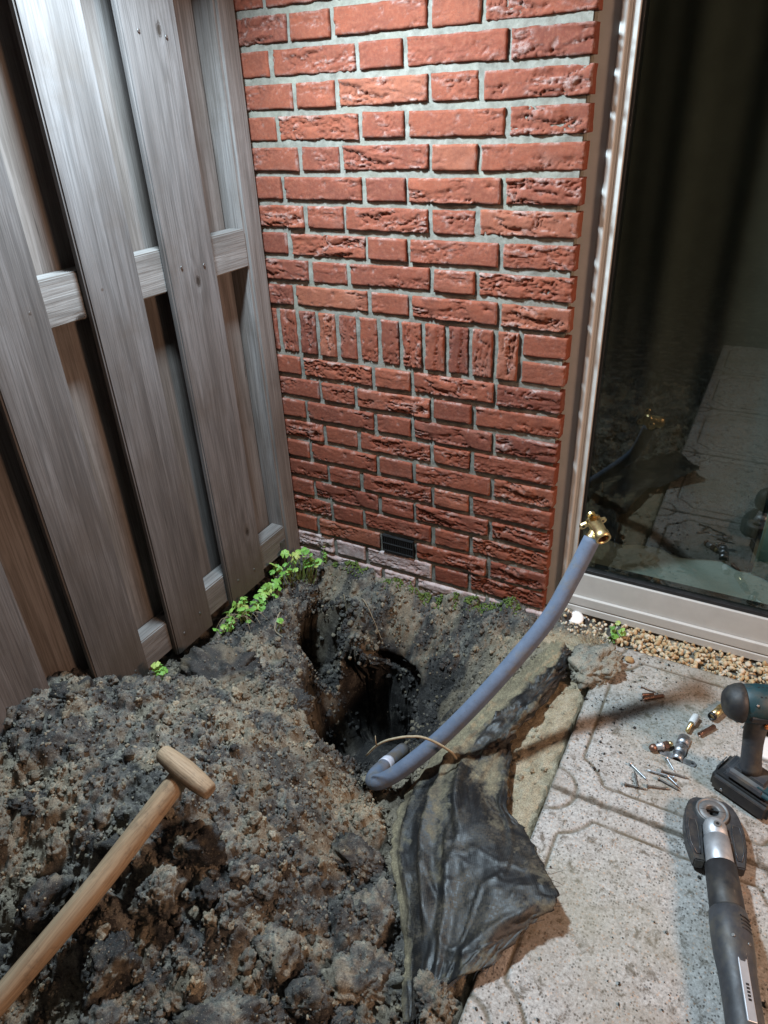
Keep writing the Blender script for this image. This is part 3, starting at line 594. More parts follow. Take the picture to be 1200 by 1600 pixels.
# ================================================================== BRICK WALL
wall = thing('brick_wall', 'red hand moulded brick wall with grey mortar and a course of upright bricks', 'wall', (-0.4, 0, 0))
WB = np.array([-0.4, 0, 0])
def brick_mesh(name, L, H, seed, fold=1.0, upright=False):
    st = 0.0026; nx, nz = int(L / st) + 1, int(H / st) + 1
    u = np.linspace(0, L, nx); w = np.linspace(0, H, nz); U, Wv = np.meshgrid(u, w)
    a, b = (Wv, U) if upright else (U, Wv)        # a: along the folds, b: across
    b = b + a * ((seed * 7 % 11) / 11 - .5) * .22
    sx = seed * 3.7
    warp = 0.016 * (fbm(a * 22 + sx, b * 34, 0, 3, seed) - 0.5) + 0.005 * (fbm(a * 70, b * 90 + sx, 0, 3, seed + 1) - 0.5)
    n = fbm(a * 11 + sx, (b + warp) * 62, 0, 3, seed + 2)
    m1 = sm(0.34, 0.56, fbm(a * 15, b * 22 + sx, 0, 3, seed + 3)) * fold
    c1 = np.exp(-((n - 0.50) / 0.034) ** 2); c2 = np.exp(-((n - 0.62) / 0.026) ** 2); c3 = np.exp(-((n - 0.40) / 0.026) ** 2)
    step = (np.floor(n * 9) + sm(0.55, 1.0, n * 9 % 1.0)) / 9 - 0.5
    d = m1 * (0.0060 * c1 + 0.0044 * c2 + 0.0042 * c3) - 0.0125 * step * m1
    d += 0.0013 * (fbm(a * 120 + sx, b * 190, 0, 4, seed + 4) - 0.5) + 0.0015 * (fbm(a * 18, b * 26 + sx, 0, 2, seed + 5) - 0.5)
    pit = sm(0.70, 0.80, fbm(a * 60, b * 75 + sx, 0, 3, seed + 6)); d += 0.0025 * pit * (0.3 + 0.7 * fold)
    e = np.minimum(np.minimum(U, L - U), np.minimum(Wv, H - Wv))
    er = 0.0027 + 0.003 * (fbm(U * 60 + sx, Wv * 60, 0, 3, seed + 7) - 0.5)
    d += 0.0030 * np.clip(1 - e / er, 0, 1) ** 2
    jx = 0.0026 * (fbm(U * 45 + 9, Wv * 45 + sx, 0, 3, seed + 8) - 0.5); jz = 0.0030 * (fbm(U * 38 + sx, Wv * 38 + 5, 0, 3, seed + 10) - 0.5)
    lime = np.clip(m1 * np.exp(-((n - 0.565) / 0.035) ** 2) * 1.0 + 0.9 * np.clip(1 - e / 0.004, 0, 1) * sm(0.5, 0.62, fbm(U * 30, Wv * 30 + sx, 0, 3, seed + 12)) + 0.5 * pit, 0, 1)
    V = np.stack([U - L / 2 + jx, d, Wv - H / 2 + jz], -1).reshape(-1, 3); F = grid_faces(nx, nz)
    ring = np.concatenate([np.arange(nx), np.arange(1, nz) * nx + nx - 1, (nz - 1) * nx + np.arange(nx - 2, -1, -1), np.arange(nz - 2, 0, -1) * nx])
    parts, faces = [V], [F]; k = np.arange(len(ring)); n_ = len(ring); prev = ring; o = len(V)
    for dep in (0.012, 0.034):
        lo = V[ring].copy(); lo[:, 1] = dep + 0.002 * (fbm(lo[:, 0] * 60, lo[:, 2] * 60 + sx, dep * 90, 2, seed + 14) - 0.5)
        cur = o + k; faces.append(np.stack([prev[(k + 1) % n_], prev[k], cur[k], cur[(k + 1) % n_]], -1)); parts.append(lo); prev = cur; o += n_
    nv = sum(len(p) for p in parts) - len(V)
    return mesh_np(name, np.vstack(parts), np.vstack(faces), True, {'lime': np.concatenate([lime.ravel(), np.zeros(nv)])})
STR = [brick_mesh('brick', .208, .0485, 100 + 31 * i, (1.0, .75, 1.15, .9, 1.1, .55)[i % 6]) for i in range(12)]
HDR = [brick_mesh('brick', .0985, .0485, 900 + 31 * i, (.25, .45, .1, .7)[i % 4]) for i in range(8)]
TQ = [brick_mesh('brick', .1535, .0485, 1500 + 31 * i, (1.1, .8, 1.0)[i % 3]) for i in range(5)]
ROW = [brick_mesh('brick', .0478, .110, 2100 + 31 * i, (1.0, .7, .9)[i % 3], True) for i in range(6)]
HQ = {}
def lay(me, x, z, mat_key='brick'):
    o = obj('brick', me, M['brick'], wall, (x - WB[0], random.uniform(-.002, .0022), z), (random.uniform(-.012, .012), random.uniform(-.006, .006) , random.uniform(-.008, .008)))
    if mat_key != 'brick':
        o.material_slots[0].link = 'OBJECT'; o.material_slots[0].material = M[mat_key]
    return o
def wall_span(kind):
    A = [('S', -.105), ('H', -.27), ('S', -.435), ('H', -.60), ('S', -.765), ('H', -.93)]
    B = [('T', -.0775), ('S', -.27), ('H', -.435), ('S', -.60), ('H', -.765), ('S', -.93)]
    return A if kind == 'A' else B
pick = {k: 0 for k in 'SHT'}
def nextm(k):
    L = {'S': STR, 'H': HDR, 'T': TQ}[k]; pick[k] += random.choice((1, 1, 2, 3)); return L[pick[k] % len(L)]
for r in range(-7, 26):                     # courses from the top; 11 and 12 hold the upright bricks
    ztop = (24 - r) * .0625; zc = ztop - .025
    if r == 11:
        for i in range(14):
            x = -.135 - .0605 * i
            lay(ROW[(i * 5 + i // 3) % 6], x, ztop - .05625, 'brick')
        for q in (0, 1): lay(HDR[2 + 4 * q], -.05, zc - q * .0625)
        continue
    if r == 12: continue
    rr = r if r <= 10 else r - 1
    for k, x in wall_span('A' if rr % 2 else 'B'):
        if rr == 20 and k == 'H' and abs(x + .435) < .01: continue
        low = rr >= 22 or (rr == 21 and x < -.28)
        lay(nextm(k), x + random.uniform(-.0015, .0015), zc + random.uniform(-.0012, .0012), 'pale' if low else 'brick')
# mortar bed, set back from the brick faces
mx = np.arange(-1.05, -.006, .005); mz = np.arange(-.16, 2.0, .005); MX, MZ = np.meshgrid(mx, mz)
MYd = .0088 + .0045 * (fbm(MX * 40, MZ * 40, 0, 4, 71) - .5) + .004 * (fbm(MX * 9, MZ * 9, 0, 3, 72) - .5)
V = np.stack([MX - WB[0], MYd, MZ], -1).reshape(-1, 3); F = grid_faces(len(mx), len(mz))
obj('mortar', mesh_np('mortar', V, F), M['mortar'], wall)
obj('wall_core', box_me('wall_core', -1.05 - WB[0], -.012 - WB[0], .024, .10, -.16, 2.05), M['mortar'], wall)
# vent in the wall
vent = obj('air_vent', box_me('air_vent', -.050, .050, .004, .020, -.027, .027, .001), M['vent'], wall, (-.435 - WB[0], 0, .1625), (0, .0, 0))
for i in range(3):
    obj('frame_bar', box_me('frame_bar', -.050, .050, -.003, .004, -.0022, .0022, .0006), M['vent'], vent, (0, 0, (-.0245, 0, .0245)[i]))
sl = box_me('vent_slat', -.0016, .0016, -.002, .004, -.022, .022, .0005)
for i in range(17): obj('vent_slat', sl, M['vent'], vent, (-.048 + .006 * i, 0, 0))

# ================================================================== FENCE
fence = thing('wooden_fence', 'weathered grey brown fence of staggered vertical boards on rails', 'fence', (-.80, -.6, 0))
FB = (-.80, -.6)
def plank(x0, x1, y0, y1, z0, z1, m, name='board', bev=.0035):
    """own local origin at its foot, so the grain follows it"""
    bm = bmesh.new(); n = 14
    hx, hy = (x1 - x0) / 2, (y1 - y0) / 2
    bmesh.ops.create_cube(bm, size=1.0)
    for v in bm.verts: v.co = (v.co.x * 2 * hx, v.co.y * 2 * hy, (v.co.z + .5) * (z1 - z0))
    bmesh.ops.bevel(bm, geom=[e for e in bm.edges], offset=bev, segments=2, affect='EDGES')
    o = obj(name, bm_mesh(name, bm), m, fence, ((x0 + x1) / 2 - FB[0], (y0 + y1) / 2 - FB[1], z0),
            (random.uniform(-.003, .003), random.uniform(-.002, .002), random.uniform(-.012, .012)))
    return o
for (a, b, z) in ((-.356, -.206, .085), (-.572, -.438, .080), (-.800, -.664, .075), (-1.04, -.900, .07), (-1.28, -1.14, .07), (-1.51, -1.37, .07), (-1.74, -1.60, .07), (-1.97, -1.83, .07)):
    plank(-.782, -.765, a, b, z, 1.86, M['wood'])
for (a, b) in ((-.238, -.079), (-.470, -.300), (-.662, -.516), (-.900, -.752), (-1.16, -1.02), (-1.40, -1.26), (-1.63, -1.49), (-1.86, -1.72)):
    plank(-.847, -.830, a, b, .03, 1.84, M['wood2'])
for z in (.095, .932, 1.72):
    bm = bmesh.new(); bmesh.ops.create_cube(bm, size=1.0)
    L = 1.93
    for v in bm.verts: v.co = (v.co.x * .045, v.co.y * .087, v.co.z * L)
    bmesh.ops.bevel(bm, geom=list(bm.edges), offset=.003, segments=2, affect='EDGES')
    obj('rail', bm_mesh('rail', bm), M['rail'], fence, (-.806 - FB[0], -1.035 - FB[1], z + .0435), (math.pi / 2, 0, 0))
plank(-.850, -.780, -.072, -.004, -.2, 1.80, M['wood2'], 'post', .007)
plank(-.850, -.780, -2.07, -2.00, -.2, 1.80, M['wood2'], 'post', .007)
obj('rail_bracket', box_me('rail_bracket', -.0012, .0012, -.012, .012, -.02, .02, .0006), M['dsteel'], fence, (-.7820 - FB[0], -.089 - FB[1], .120))
nail = lathe_me('nail_head', [(0, .0034), (.0012, .0030)], 10, 'x')
for (a, b) in ((-.356, -.206), (-.572, -.438), (-.800, -.664), (-1.04, -.900)):
    for z in (.14, .975, 1.40):
        for f in (.25, .72):
            obj('nail_head', nail, M['dsteel'], fence, (-.7652 - FB[0], a + (b - a) * f - FB[1], z + random.uniform(-.012, .012)))

# ================================================================== SLIDING DOOR
door = thing('sliding_door', 'grey framed glass sliding door beside the brick wall', 'door', (.7, .06, 0))
DB = (.7, .06, 0)
def dpart(name, x0, x1, y0, y1, z0, z1, m, bev=.0012, parent=door):
    return obj(name, box_me(name, x0 - DB[0], x1 - DB[0], y0 - DB[1], y1 - DB[1], z0, z1, bev), m, parent)
ZT = 2.15
dpart('jamb', -.030, .0275, .048, .12, .060, ZT, M['frame'])
dpart('jamb_bead', .0285, .0415, .0405, .12, .0895, ZT, M['frame'], .003)
dpart('jamb_gasket', .0270, .0290, .052, .11, .0895, ZT, M['gasket'], 0)
dpart('seal_strip', .0412, .0465, .050, .11, .1175, ZT, M['frame'], .0006)
dpart('stile', .0467, .0600, .0515, .10, .1175, ZT, M['frame'], .0015)
dpart('gasket', .0602, .0655, .0600, .10, .190, ZT, M['gasket'], .0008)
dpart('bottom_rail', .0612, 1.62, .0520, .10, .1172, .1860, M['frame'], .0015)
dpart('gasket', .0605, 1.62, .0580, .10, .1862, .1965, M['gasket'], .0015)
dpart('sill_profile', .0300, 1.66, .0435, .11, .0900, .1168, M['frame'], .0018)
dpart('sill_profile', .0290, 1.66, .0420, .11, .0665, .0868, M['frame'], .0018)
dpart('sill_gasket', .0320, 1.65, .0490, .10, .0866, .0902, M['gasket'], 0)
dpart('stile', 1.62, 1.70, .0515, .10, .090, ZT, M['frame'], .0015)
dpart('top_rail', -.030, 1.70, .048, .12, ZT + .001, ZT + .07, M['frame'], .0015)
dpart('glass_pane', .0640, 1.622, .0680, .0720, .1930, ZT, M['glass'], 0)
thr = obj('threshold', box_me('threshold', -.01, 1.75, .052, .30, -.10, .0655, .002), M['conc']); tag(thr, 'dark concrete threshold strip under the glass door', 'threshold')
# ---- the room behind the glass
fl = obj('interior_floor', box_me('interior_floor', -.6, 2.6, .122, 3.0, .02, .150), M['floor']); tag(fl, 'pale floor of the dark room behind the glass door', kind='structure')
V = [(-.6, .122, .15), (-.6, 3, .15), (2.6, 3, .15), (2.6, .122, .15), (-.6, .122, 2.4), (-.6, 3, 2.4), (2.6, 3, 2.4), (2.6, .122, 2.4)]
rm = obj('interior_wall', mesh_np('interior_wall', V, [(0, 1, 5, 4), (1, 2, 6, 5), (2, 3, 7, 6), (4, 5, 6, 7)], False), M['inwall']); tag(rm, 'dim walls of the room behind the glass door', kind='structure')
def curtain(name, label, x0, x1, y, m, folds, amp, z0=.155, z1=2.2, lean=0.0, group=None):
    nx, nz = 160, 12; xs = np.linspace(0, 1, nx); zs = np.linspace(0, 1, nz); X, Z = np.meshgrid(xs, zs)
    f = amp * np.sin(2 * np.pi * (X * folds + .25 * vn(X * 5, 0 * X, 0, 3))) * (1 - .25 * Z) + .15 * amp * np.sin(2 * np.pi * X * folds * 2.3 + 1)
    x = x0 + (x1 - x0) * X + lean * (1 - Z)
    V = np.stack([x - (x0 + x1) / 2, f, z0 + (z1 - z0) * Z], -1).reshape(-1, 3)
    me = mesh_np(name, V, grid_faces(nx, nz)); o = obj(name, me, m, None, ((x0 + x1) / 2, y, 0))
    md = o.modifiers.new('thickness', 'SOLIDIFY'); md.thickness = .003
    return tag(o, label, 'curtain', group)
curtain('curtain', 'dark hanging curtain in wide folds behind the left half of the glass', .02, .46, .30, M['curtain'], 2.6, .012)
curtain('curtain', 'narrow pale greenish curtain edge hanging right of the dark folds', .47, .56, .27, M['curtain2'], 1.1, .012)
curtain('curtain', 'dark curtain hanging right of the pale greenish one', .60, 1.5, .36, M['curtain'], 6.0, .014)

# ================================================================== GRAVEL, CRUMBS
ICO1, ICF1 = ico_np(1); ICO2, ICF2 = ico_np(2); ICO3, ICF3 = ico_np(3)
def scatter(name, pts, rad, tone, m, base=(ICO2, ICF2), nvar=14, amp=.35, freq=1.6, flat=(.65, 1.0), seed=5, sandv=None, sink=.3, smooth=True, blocky=0.0):
    BV, BF = base; nb = len(BV); variants = []
    for i in range(nvar):
        d = 1 + amp * (fbm(BV[:, 0] * freq + 9 * i, BV[:, 1] * freq + 4 * i, BV[:, 2] * freq + 2 * i + 50, 3, seed + i) * 2 - 1)
        variants.append(BV * d[:, None])
    variants = np.array(variants); n = len(pts)
    a, b, c = RNG.uniform(0, 2 * np.pi, (3, n)); ca, sa, cb, sb, cc, sc_ = np.cos(a), np.sin(a), np.cos(b), np.sin(b), np.cos(c), np.sin(c)
    Rm = np.empty((n, 3, 3))
    Rm[:, 0] = np.stack([ca * cb, ca * sb * sc_ - sa * cc, ca * sb * cc + sa * sc_], -1)
    Rm[:, 1] = np.stack([sa * cb, sa * sb * sc_ + ca * cc, sa * sb * cc - ca * sc_], -1)
    Rm[:, 2] = np.stack([-sb, cb * sc_, cb * cc], -1)
    sc3 = rad[:, None] * np.stack([np.ones(n), RNG.uniform(*flat, n), RNG.uniform(flat[0], 1, n)], -1)
    idx = RNG.integers(0, nvar, n)
    V = variants[idx] * sc3[:, None, :]; V = np.einsum('nij,nkj->nki', Rm, V) + np.asarray(pts)[:, None, :]
    F = (BF[None] + (np.arange(n) * nb)[:, None, None]).reshape(-1, 3)
    at = {'tone': np.repeat(tone, nb)}
    if sandv is not None: at['sand'] = np.repeat(sandv, nb)
    return obj(name, mesh_np(name, V.reshape(-1, 3), F, smooth, at), m)
# pebbles along the threshold
n = 3000
x = RNG.uniform(.05, 1.75, n); y = RNG.uniform(-.058, .050, n)
keep = (x > .20) | (RNG.random(n) < .55)
keep &= ~((x < .20) & (y < -.03) & (RNG.random(n) < .6))
x, y = x[keep], y[keep]; rad = RNG.uniform(.0036, .0078, len(x)) * np.where(x < .2, .8, 1)
z = np.where(x > .2, .058 + .016 * RNG.random(len(x)), ground_z(x, y) + rad * .5)
z = np.where((y > .02) & (x > .2), z - .006, z)
gr = scatter('gravel', np.stack([x, y, z], -1), rad, np.clip(RNG.normal(.5, .25, len(x)) + np.where(x < .2, .25, 0), 0, 1), M['gravel'], amp=.42, freq=1.3, flat=(.42, .85), seed=300, smooth=False)
tag(gr, 'cream and tan pebbles laid along the threshold of the glass door', kind='stuff')
gb = obj('gravel_bed', box_me('gravel_bed', .19, 1.75, -.0605, .0515, -.02, .056), m_soil('gravel_sand', tone=.16)); tag(gb, 'sandy bed under the pebble strip', kind='structure')

# ================================================================== SOIL CLODS
def clod_mesh(seed, sub=5, planes=7, amp=.30, sc=(1, 1, 1)):
    rg = np.random.default_rng(seed); V, F = ico_np(sub)
    N = rg.normal(size=(planes, 3)); N /= np.linalg.norm(N, axis=1)[:, None]; H = rg.uniform(.72, 1.05, planes)
    k = np.maximum((V @ N.T) / H, 1e-3); d = 1 / np.power(np.sum(np.power(np.maximum(k, .05), 9), 1), 1 / 9)
    d = np.clip(d, .55, 1.2)
    n = 1.6 * fbm(V[:, 0] * 2.4 + seed, V[:, 1] * 2.4, V[:, 2] * 2.4 + 9, 5, seed, .58) - .8
    n2 = 1 - np.abs(2 * fbm(V[:, 0] * 3.6, V[:, 1] * 3.6 + seed, V[:, 2] * 3.6, 3, seed + 3) - 1)
    d = d * (1 + amp * 1.7 * n - amp * .8 * np.maximum(0, n2 - .8) * 4) + .62 * amp * (fbm(V[:, 0] * 9, V[:, 1] * 9 + seed, V[:, 2] * 9, 4, seed + 6, .62) - .5)
    sp_ = sm(.52, .66, fbm(V[:, 0] * 1.6, V[:, 1] * 1.6 + seed, V[:, 2] * 1.6, 4, seed + 20)) * .30
    return mesh_np('soil_clod', V * d[:, None] * np.array(sc), F, True, {'sand': sp_, 'tone': .4 * (fbm(V[:, 0] * 2, V[:, 1] * 2, V[:, 2] * 2 + seed, 4, seed + 21) - .5)})
CL = [
 ('big dark slab of clay soil lying by the foot of the fence boards', 'clay', (-.629, -.585, .085), (.105, .070, .055), .3),
 ('dark grey clod at the left rim of the pit', 'clay', (-.405, -.590, .088), (.046, .038, .032), 1.0),
 ('blue grey smooth clay clod beside the spade handle grip', 'clay', (-.306, -1.007, .185), (.043, .036, .045), .6),
 ('brown upright clod just below the blue grey clay clod', 'brownclod', (-.315, -1.085, .165), (.040, .036, .050), 2.0),
 ('wide brown and yellow clod at the bottom edge of the cloth', 'brownclod', (.014, -1.000, .045), (.062, .048, .042), .2),
 ('rounded brown clod tucked under the lower tip of the cloth', 'brownclod', (.140, -.985, .075), (.042, .038, .036), 1.3),
 ('small dark clod above the middle of the spade handle', 'clay', (-.415, -1.075, .200), (.034, .026, .024), .8),
 ('broad dark clod below the spade handle', 'clay', (-.330, -1.190, .120), (.054, .044, .040), 1.7),
 ('dark clod with a yellow sandy side at the lower left of the heap', 'soil', (-.300, -1.240, .075), (.050, .040, .040), 2.4),
 ('greyish lumpy clod against the fence at the left end of the crest', 'clay', (-.735, -.880, .235), (.050, .040, .036), .1),
 ('crumbly pale clod on the crest in front of the fence boards', 'soil', (-.680, -.795, .190), (.052, .042, .034), 1.1),
 ('large flat clod at the bottom of the heap in front', 'soil', (-.139, -1.164, .075), (.066, .050, .034), .5),
 ('low clod between the heap and the wide yellow brown clod', 'clay', (.040, -1.085, .050), (.046, .036, .030), 1.9),
 ('pale trodden clod left of the cloth folds', 'brownclod', (-.015, -.885, .028), (.058, .050, .034), .9),
 ('dark clod on the far left slope of the heap', 'clay', (-.482, -1.175, .160), (.036, .040, .034), 2.9),
 ('cracked sandy clay lump lying on the corner of the nearest slab by the door', 'sandy', (.168, -.165, .088), (.072, .058, .036), .7),
 ('dark clod high on the left part of the heap', 'clay', (-.588, -1.077, .225), (.044, .034, .030), .4),
 ('small brown clod low on the front of the heap', 'brownclod', (-.117, -1.045, .095), (.034, .030, .026), 2.2),
 ('dark wedge of clay between the pit and the cloth', 'clay', (-.105, -.815, .030), (.036, .048, .026), 1.5),
 ('dull clod in the middle of the heap front', 'soil', (-.040, -1.073, .068), (.034, .028, .026), .6)]
M['sandy'] = m_soil('cracked_sandy_clay', tone=.27)
CLOD = []
for i, (lab, mk, loc, sc, rz) in enumerate(CL):
    loc = (loc[0], loc[1], loc[2] - .34 * sc[2])
    me = clod_mesh(40 + i * 3, 5 if max(sc) > .04 else 4, sc=sc)
    o = obj('soil_clod', me, M[mk], None, loc, (random.uniform(-.3, .3), random.uniform(-.3, .3), rz))
    tag(o, lab, 'clod', 'larger clods of soil lying about'); CLOD.append(o)

# loose crumbs of soil
def crumb_pts(n, xr, yr, dens):
    x = RNG.uniform(*xr, n); y = RNG.uniform(*yr, n); k = RNG.random(n) < dens(x, y)
    return x[k], y[k]
def dens(x, y):
    s = at_grid(sand, x, y); cov = at_grid(COVER, x, y); rg = at_grid(rough, x, y); dp = at_grid(deep, x, y)
    d = (0.12 + .88 * np.clip(rg, 0, 1)) * (1 - .8 * s) * (1 - .25 * dp)
    d *= np.where(at_grid(np.maximum(pit, slot), x, y) > .03, 0, 1) * np.where((at_grid(GZ, x, y) < -.12) & (y > -.32) & (x < -.25), 0, 1)
    d *= np.where(x > .172, 0, 1) * np.where(cov, .05, 1)
    return d
V_all = []
for (n, lo, hi, base, amp, nm, lab) in ((21000, .0020, .0048, (ICO2, ICF2), .65, 'soil_crumbs', 'fine loose crumbs of earth strewn over the dug soil'),
                                   (2300, .0045, .0100, (ICO3, ICF3), .75, 'soil_lumps', 'small earth lumps strewn over the dug soil heap'),
                                   (330, .0080, .0200, (ico_np(4)), .70, 'earth_lumps', 'larger broken earth lumps lying over the soil heap')):
    x, y = crumb_pts(n, (-.80, .178), (-1.45, -.01), dens)
    if nm == 'earth_lumps':
        hp = (at_grid(GZ, x, y) > .0) & (y < -.45) & (at_grid(SAND, x, y) < .75); x, y = x[hp], y[hp]
    r = lo + (hi - lo) * RNG.random(len(x)) ** 2.2
    z = ground_z(x, y) + r * .10
    s = np.clip(at_grid(SAND, x, y) + np.where(RNG.random(len(x)) < .13, .6, 0), 0, 1) * .8
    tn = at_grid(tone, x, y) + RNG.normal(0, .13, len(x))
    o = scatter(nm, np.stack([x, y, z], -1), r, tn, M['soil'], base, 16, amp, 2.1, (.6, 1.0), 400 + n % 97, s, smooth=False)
    tag(o, lab, kind='stuff')
k = RNG.choice(np.where((pw.ravel() > .15) & (GZ.ravel() > -.46))[0], 5200)
pr = .0020 + .0075 * RNG.random(len(k)) ** 3
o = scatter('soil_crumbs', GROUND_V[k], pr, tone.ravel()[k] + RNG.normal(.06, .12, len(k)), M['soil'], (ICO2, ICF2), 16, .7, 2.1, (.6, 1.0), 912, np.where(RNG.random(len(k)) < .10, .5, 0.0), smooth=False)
tag(o, 'crumbs of earth clinging to the sides of the pit', kind='stuff')
cp, cr_, ct = [], [], []
for o in CLOD:
    W_ = np.array(o.matrix_basis); vs = np.array([v.co[:] for v in o.data.vertices]); ns = np.array([v.normal[:] for v in o.data.vertices])
    wn = ns @ np.linalg.inv(W_[:3, :3]); wn /= np.linalg.norm(wn, axis=1)[:, None]
    ok = np.where(wn[:, 2] > .15)[0]; n_ = int(min(len(ok), 1500 * np.abs(vs[:, :2]).max())); k = RNG.choice(ok, n_, replace=False)
    cp.append(vs[k] @ W_[:3, :3].T + W_[:3, 3]); cr_.append(0.0008 + .0026 * RNG.random(n_) ** 2.5); ct.append(RNG.normal(.06, .13, n_))
cs = scatter('soil_crumbs', np.vstack(cp), np.concatenate(cr_), np.concatenate(ct), M['soil'], (ICO1, ICF1), 16, .6, 2.1, (.6, 1.0), 770, (RNG.random(len(np.vstack(cp))) < .22) * .7, smooth=False)
tag(cs, 'crumbs of earth stuck on the larger clods', kind='stuff')

# ================================================================== WEED CLOTH
V = surf.reshape(-1, 3); F = grid_faces(NU, NV)
sandv = np.clip(0.95 - .85 * sm(.34, .52, uu + .25 * (fbm(uu * 3, vv * 9, 0, 3, 44) - .5)) * sm(.46, .36, vv) - .80 * sm(.30, .55, vv) + .80 * (fbm(uu * 5, vv * 7, 0, 4, 38) - .5) + .35 * sm(.22, .0, uu) , 0, 1)
me = mesh_np('weed_cloth', V, F, True, {'sand': sandv})
uvl = me.uv_layers.new(name='UVMap'); li = np.empty(len(me.loops), np.int32); me.loops.foreach_get('vertex_index', li)
ulen = .20; vlen = .95
uvl.data.foreach_set('uv', np.stack([uu.ravel()[li] * ulen * 5, vv.ravel()[li] * vlen * 2.4], -1).astype(np.float32).ravel())
cl = obj('weed_cloth', me, m_sheet()); tag(cl, 'torn black woven weed cloth, sandy and crumpled, hanging from the pit edge onto the slabs', 'cloth')
md = cl.modifiers.new('thickness', 'SOLIDIFY'); md.thickness = .0016; md.offset = -1

# frayed threads along the free edges of the cloth
TV, TF = [], []
rows_ = [(NV - 1, j) for j in range(0, NU, 2)] + [(i, NU - 1) for i in range(30, NV, 3)] + [(i, 0) for i in range(60, NV, 4)]
for (i, j) in rows_:
    if random.random() < .35: continue
    p0 = surf[i, j]; inn = surf[min(max(i, 3), NV - 4), min(max(j, 3), NU - 4)]; dv_ = p0 - inn; dv_ /= np.linalg.norm(dv_) + 1e-9
    L_ = random.uniform(.004, .020); sd_ = np.array((random.gauss(0, .5), random.gauss(0, .5), random.gauss(-.25, .3)))
    p2 = p0 + (dv_ + sd_ * .8) * L_; p1 = p0 + (dv_ * .6 + sd_ * .1) * L_ * .6
    v_, f_ = tube_np(catmull([p0 - dv_ * .003, p1, p2], 5), np.linspace(.0006, .0003, 5), 4, False); o_ = len(TV); TV += list(v_); TF += [tuple(q + o_ for q in f) for f in f_]
th = obj('frayed_threads', mesh_np('frayed_threads', TV, TF), M['black'], cl); th['kind'] = 'stuff'

# ================================================================== PIPE
pc = catmull(PIPE, 110); PB = pc[0].copy()
pipe = thing('water_pipe', 'grey blue sleeved water pipe rising from the pit with a brass end fitting', 'pipe', tuple(pc[-1]))
PO = pc[-1].copy()
rad = .0172 + .0006 * (fbm(np.linspace(0, 14, 110), 0, 0, 3, 5) - .5)
obj('sleeve', tube_me('sleeve', pc - PO, rad, 26), M['pipe'], pipe)
for k, w in ((102, 1), (70, 1), (97, 1)):
    seg = pc[k - w:k + w + 1]; seg = catmull(seg, 5)
    if k == 102: obj('tape_band', tube_me('tape_band', seg - PO, .0178, 26), M['pipeband'], pipe)
ax = pc[0] - pc[2]; ax /= np.linalg.norm(ax)
# brass wall plate elbow
fit = thing.__wrapped__ if False else None
def orient(o, z_dir, x_hint=(1, 0, 0)):
    z = Vector(z_dir).normalized(); x = Vector(x_hint); x = (x - z * x.dot(z)).normalized(); y = z.cross(x)
    o.rotation_euler = Matrix((x, y, z)).transposed().to_euler()
top = pc[0] - PO
ring = obj('brass_collar', lathe_me('brass_collar', [(-.004, .0142), (.004, .0142), (.006, .0125), (.014, .0125), (.016, .0105), (.022, .0105)], 22), M['brass'], pipe, tuple(top)); orient(ring, ax)
inner = obj('inner_pipe', lathe_me('inner_pipe', [(-.004, .0110), (.012, .0110)], 20), M['white'], pipe, tuple(top + ax * .001)); orient(inner, ax)
# socket axis looks to the camera's lower right
sock_scale = 1.12
sd = np.array((.55, -.62, -.30)); sd /= np.linalg.norm(sd)
sc0 = top + ax * .024
prof = [(-.024, .0085), (-.021, .0128), (.012, .0128), (.0135, .0142), (.026, .0142), (.0268, .0128), (.0262, .0104), (.004, .0100), (.003, .0020)]
sock = obj('brass_socket', lathe_me('brass_socket', prof, 26, cap=False), M['brass'], pipe, tuple(sc0)); orient(sock, sd); sock.scale = (sock_scale,) * 3
prf = [(.0020, .0098), (.0250, .0103)]
obj('copper_lining', lathe_me('copper_lining', [(.003, .0097), (.0245, .0099)], 22, cap=False), M['copper'], sock)
def ear_plate():
    bm = bmesh.new(); R0, Re, rr, th = .0138, .0205, .0072, .0022
    pts = []
    n = 120
    for k in range(n):
        a = 2 * math.pi * k / n
        r = R0
        for e in (math.radians(100), math.radians(200), math.radians(-30)):
            # union of centre disc and three round ears with webs
            da = (a - e + math.pi) % (2 * math.pi) - math.pi
            s = Re * math.sin(da)
            if abs(s) < rr and abs(da) < 1.2: r = max(r, Re * math.cos(da) + math.sqrt(rr * rr - s * s))
        pts.append((r * math.cos(a), r * math.sin(a)))
    lo = [bm.verts.new((x, y, -th)) for x, y in pts]; hi = [bm.verts.new((x, y, th)) for x, y in pts]
    bm.faces.new(list(reversed(lo))); bm.faces.new(hi)
    for k in range(n): bm.faces.new((lo[k], lo[(k + 1) % n], hi[(k + 1) % n], hi[k]))
    return bm_mesh('ear_flange', bm)
ear = obj('ear_flange', ear_plate(), M['brass'], sock, (0, 0, -.019))
hole = lathe_me('screw_hole', [(-.0026, .0028), (.0026, .0028)], 14)
for e in (100, 200, -30):
    obj('screw_hole', hole, M['gasket'], sock, (.0205 * math.cos(math.radians(e)), .0205 * math.sin(math.radians(e)), -.019))

